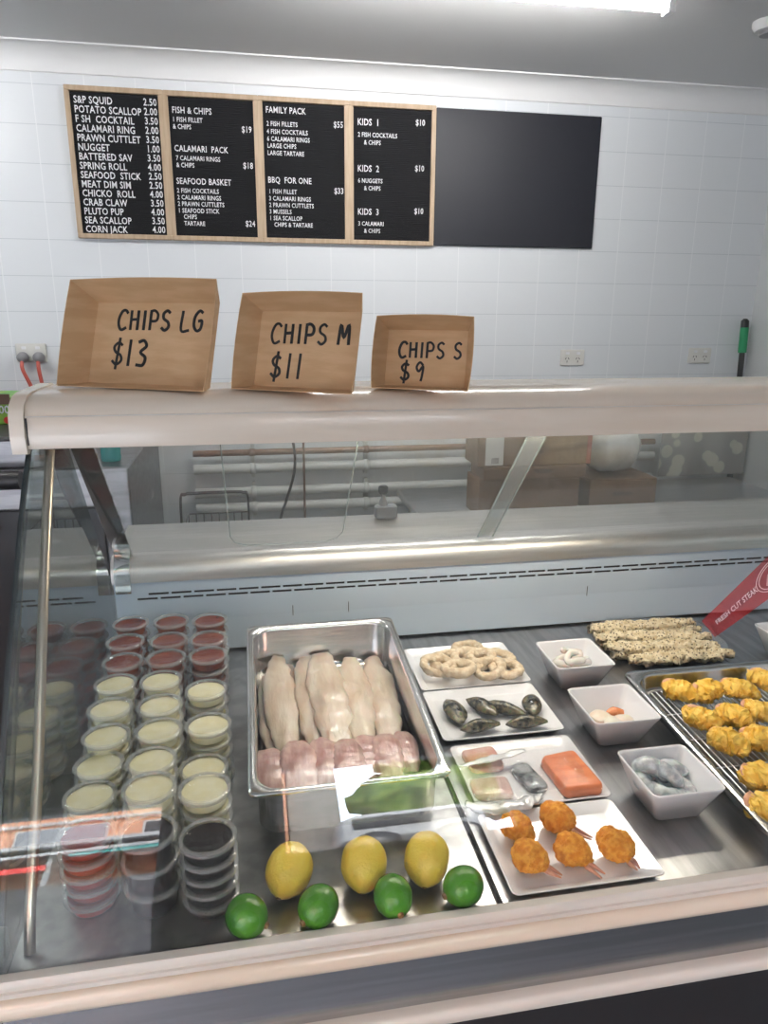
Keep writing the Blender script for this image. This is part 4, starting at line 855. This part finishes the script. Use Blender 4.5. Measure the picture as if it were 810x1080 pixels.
for i, (dx, dy, dz, rz, rx, lab) in enumerate(((-.020, .006, .030, 1.2, .25, 'raw grey prawn curled at the left of the front bowl'), (.010, -.008, .028, 3.4, -.3, 'raw grey prawn at the front right of its bowl'), (.017, .016, .030, 0, .3, 'raw grey prawn along the right rear of its bowl'), (-.006, -.010, .028, 2.6, .2, 'raw blue grey prawn at the front of its bowl'))):
    raw_prawn((c.x+dx, c.y+dy), DZ+dz+.004, rz, rx, lab)
raw_prawn((c.x-.018, c.y+.022), DZ+.040, 2.5, 1.3, 'raw prawn at the left rear with its tail standing up'); raw_prawn((c.x+.000, c.y+.008), DZ+.038, 2.2, 1.25, 'raw prawn in the middle with its dark tail standing up')
MB().skin([rr3(.05, .05, .018, 0), rr3(.062, .062, .02, .014), rr3(.066, .066, .02, .018), rr3(.03, .03, .012, .022)]).nz(.003, 50, 3).thing('prawn_bed', 'prawn', 'lower layer of grey raw prawns in the front bowl', 'prawns', loc=c+V((0, 0, BZ+.0005)))
bpy.context.scene.objects['prawn_bed']['kind'] = 'stuff'
c = bw['m']
for i in range(5):
    a = i*1.26; m = MB(); loft(m, [(-.02, 0, 0), (0, .003, 0), (.02, 0, 0)], [.004, .011, .004], [.003, .008, .003], 14, 8); m.nz(.001, 70, i)
    t = m.thing('mussel_meat', 'skin', 'grey mussel meat piece in the bowl at the right frame edge', 'mussel meat', 'grey mussel meat in the right bowl', loc=c+V((.016*math.cos(a), .016*math.sin(a), BZ+.018+.005*i))); t.rotation_euler = (0, 0, a+1.6)
# seasoned squid strips on oval steel tray
q = [onz(x, y, .868) for x, y in ((624, 668), (655, 705), (772, 692), (745, 655))]
tcx, tcy = (.795+1.06)/2, 1.43
t = empty('strip_tray', (tcx, tcy, DZ+.0004), 'shallow stainless tray at the rear carrying seasoned crumbed strips', 'metal tray', rz=math.radians(-4))
MB().skin([rr3(.21, .12, .05, 0, 8), rr3(.245, .165, .05, .001, 8), rr3(.268, .186, .055, .0125, 8), rr3(.276, .194, .058, .0138, 8), rr3(.276, .194, .058, .0125, 8), rr3(.266, .184, .055, .0115, 8), rr3(.24, .16, .048, .0025, 8), rr3(.20, .12, .04, .0022, 8)]).build('tray_body', 'pan', t)
SS = [((628, 667), (738, 661), 0, 'rearmost long strip'), ((622, 662), (731, 654), .013, 'long strip on top at the rear'), ((632, 676), (745, 672), .0, 'long strip in the lower layer, middle'), ((628, 671), (748, 668), .014, 'long strip on top of the middle, pinkish end'), ((646, 688), (758, 683), .0, 'long strip in the lower layer, front'), ((640, 681), (756, 678), .014, 'long strip on top towards the front'), ((665, 694), (772, 687), .002, 'frontmost strip reaching the tray rim')]
for i, (a, b, dz, lab) in enumerate(SS):
    z = DZ+.016+dz; p0 = onz(*a, z+.004); p1 = onz(*b, z+.004); mid = (p0+p1)/2; d = (p1-p0)/2
    m = MB(); n_ = V((-d.y, d.x, 0)).normalized()
    loft(m, [-d, -d*.6+n_*.003*math.sin(i), -d*.2-n_*.003, d*.2+n_*.003*math.cos(i), d*.6-n_*.002, d], [.011, .0185, .019, .018, .0195, .017, .010], [.009, .0125, .0125, .012, .0125, .011, .007], 30, 18); m.nz(.005, 34, i).nz(.0042, 110, i+5).nz(.0026, 280, i)
    m.thing('crumbed_strip', 'speck', 'pepper speckled crumbed fish strip, %s' % lab, 'crumbed strip', 'seasoned crumbed strips on the rear tray', loc=V((mid.x, mid.y, z)))

# ------------------------------------------------------------------ outside, seen as reflections in the front glass
struct('ground', MB().box(-30, 30, -40, FY-.12, -.10, -.02), 'street')
t = empty('brick_building', (-5, -14, 0), 'orange brick building across the street, mirrored in the front glass', 'building', world=True)
bl = MB().box(-14, .36, -16, -12, -.02, 8.9).build('wall', 'brick', t)
MB().box(.40, 1.4, -15.9, -16.0+3.4, -.02, 9.2).thing('concrete_tower', mat('grey_concrete', (.30, .29, .27), .9), 'grey concrete stair tower beside the brick building, mirrored in the glass', 'tower')
for (a, b, z0, z1) in ((-4.4, -2.9, 6.15, 6.85), (-2.2, -.9, 6.3, 6.75), (-4.2, -3.1, 7.35, 7.9), (-2.3, -1.2, 7.3, 7.8), (-8, -6.4, 6.15, 6.85), (-8, -6.4, 3, 4.2), (-4.4, -2.9, 3, 4.2)):
    f_ = MB().box(a-.05, b+.05, -12.02, -11.95, z0-.05, z1+.05).build('window', 'wframe', t); MB().box(a, b, -12.0, -11.93, z0, z1).build('pane', 'polish' if a < -2.5 else 'dark', f_, off=t.location)
MB().box(-14, .3, -12.5, -11.9, 7.0, 7.08).build('ledge', 'wframe', t)
t = empty('shop_awning', (-3.5, -10.5, 0), 'white street awning on posts below the brick building', 'awning', world=True)
for k, z in enumerate((5.5, 5.2)): MB().prism([(-11.85, z+.5), (-9.8, z), (-9.8, z-.10), (-11.85, z+.4)], 'x', -9, .1).build('awning_sheet', 'whitep', t)
for x in (-8.8, -3.2, -.2): MB().tube([(x, -10.0, -.02), (x, -10.0, 5.2)], .05, 10).build('post', 'plug', t)
MB().box(-4.6, -3.2, -9.9, -9.85, 4.62, 4.8).build('sign', 'foodred', t)
MB().box(-2.9, -1.6, -9.9, -9.85, 5.0, 5.14).build('sign', 'water', t)
t = empty('tree', (3.4, -10.9, -.02), 'leafy green street tree, mirrored above the lemons', 'tree')
MB().tube([(0, 0, 3.58), (.1, 0, 4.5), (0, .1, 6)], [.25, .2, .12], 12).build('trunk', 'nub', t)
m = MB()
for k in range(26):
    c_ = V((random.uniform(-1.5, 1.5), random.uniform(-.5, .5), random.uniform(5.6, 8.0))); r_ = random.uniform(.35, .65)
    q = MB().lathe([(max(r_*math.sin(PI*j/8), .01), -r_*math.cos(PI*j/8)) for j in range(9)], 12, c=c_); q.nz(.35, 1.8, k); m.add(q.v, q.f, 0, True)
m.build('crown', 'grass', t)
t = empty('white_van', (2.8, -9.0, -.02), 'white van roof parked on the raised lot, mirrored by the lemons', 'van', world=True)
MB().box(1.0, 3.2, -10.6, -8.9, 3.85, 4.95, b=.2).build('body', 'whitep', t); MB().box(1.2, 2.9, -8.91, -8.85, 4.4, 4.75, b=.02).build('window_strip', 'dark', t)
for x in (1.5, 2.7):
    MB().skin([[V((x+.35*math.cos(2*PI*k/20), y, 3.9+.35*math.sin(2*PI*k/20))) for k in range(20)] for y in (-9.1, -8.85)]).build('wheel', 'black', t)
MB().box(-12, 12, -16, -8.2, -.02, 3.55).thing('retaining_wall', mat('dark_block_wall', (.045, .045, .05), .9), 'grey retaining wall carrying the raised car park across the street', 'wall')
# translucent red sticker strip on the outside of the curved front glass
def onglass(x, y, off=.0006):
    v = ray(x, y); best = None
    for (a, b), (c_, d_) in zip(pf, pf[1:]):
        n_ = V((0, -(d_-b), (c_-a))).normalized(); tt = (V((0, a, b))-CAM).dot(n_)/v.dot(n_); p = CAM+v*tt
        if min(b, d_)-1e-4 <= p.z <= max(b, d_)+1e-4: best = p+n_*off
    return best
def bil(u, w, off=.0006):      # u along the strip 0..1, w across 0 (lower) .. 1 (upper)
    A, B_, C_, D_ = (754, 672), (880, 582), (868, 530), (740, 655)
    x = (A[0]*(1-u)+B_[0]*u)*(1-w)+(D_[0]*(1-u)+C_[0]*u)*w; y = (A[1]*(1-u)+B_[1]*u)*(1-w)+(D_[1]*(1-u)+C_[1]*u)*w
    return onglass(x, y, off)
m = MB(); nu, nw = 16, 4
m.skin([[bil(i/nu, k/nw, .0003) for k in range(nw+1)]+[bil(i/nu, k/nw, .0006) for k in range(nw, -1, -1)] for i in range(nu+1)], smooth=False)
org = bil(.5, .5); t = empty('glass_sticker', org, 'translucent red sticker strip running diagonally on the front glass at right', 'sticker', world=True)
m.build('red_film', 'redc', t)
mb = text_mb('FRESH CUT STEAK', 1., 1., .0)
xm = max(v[0] for v in mb.v)
mb.v = [tuple(bil(.06+.34*v[0]/xm, .40+.26*v[1], .0009)) for v in mb.v]; mb.build('lettering', 'letter', t)
for r_ in (.36, .30):
    m = MB(); m.tube([bil(.53+.13*r_/.36*math.cos(a), .5+r_*math.sin(a), .0010) for a in [2*PI*k/28 for k in range(28)]], .0006, 5, closed=True); m.build('ring_emblem', 'letter', t)
m = MB(); m.tube([bil(.47, .35, .001), bil(.50, .6, .001), bil(.53, .4, .001), bil(.56, .65, .001), bil(.59, .45, .001)], .0009, 5); m.build('emblem_mark', 'letter', t)

# ------------------------------------------------------------------ light
wd = bpy.data.worlds.new('sky'); sc.world = wd; wd.use_nodes = True; nt = wd.node_tree
sky = nt.nodes.new('ShaderNodeTexSky'); sky.sky_type = 'NISHITA'; sky.sun_disc = False; sky.sun_elevation = math.radians(48); sky.sun_rotation = math.radians(20)
hs = nt.nodes.new('ShaderNodeHueSaturation'); hs.inputs['Saturation'].default_value = .35; nt.links.new(sky.outputs[0], hs.inputs['Color']); nt.links.new(hs.outputs[0], nt.nodes['Background'].inputs[0]); nt.nodes['Background'].inputs[1].default_value = 6.5
sd = bpy.data.lights.new('sun', 'SUN'); sd.energy = 18; sd.angle = math.radians(1); sd.color = (1, .95, .88)
so = bpy.data.objects.new('sun', sd); COL.objects.link(so); so.rotation_euler = (math.radians(-50), 0, math.radians(-25)); so.location = (0, 0, 12)
for i, (a, b, c_, d_) in enumerate(ops):
    ld = bpy.data.lights.new('window_portal', 'AREA'); ld.shape = 'RECTANGLE'; ld.size = b-a; ld.size_y = d_-c_; ld.cycles.is_portal = True
    lo_ = bpy.data.objects.new('window_portal', ld); COL.objects.link(lo_); lo_.location = ((a+b)/2, FY-.13, (c_+d_)/2); lo_.rotation_euler = (-PI/2, 0, PI)
    lo_.rotation_euler = (math.radians(90), 0, 0)
for o in list(bpy.data.objects):
    if '_world' in o: del o['_world']
sc.view_settings.view_transform = 'Standard'; sc.view_settings.look = 'None'; sc.view_settings.gamma = 1; sc.view_settings.use_curve_mapping = False
sc.view_settings.exposure = 0.08
cy = sc.cycles; cy.use_denoising = True; cy.transparent_max_bounces = 40; cy.max_bounces = 10; cy.diffuse_bounces = 4; cy.glossy_bounces = 5; cy.transmission_bounces = 8
cy.caustics_reflective = False; cy.caustics_refractive = False; cy.sample_clamp_indirect = 6
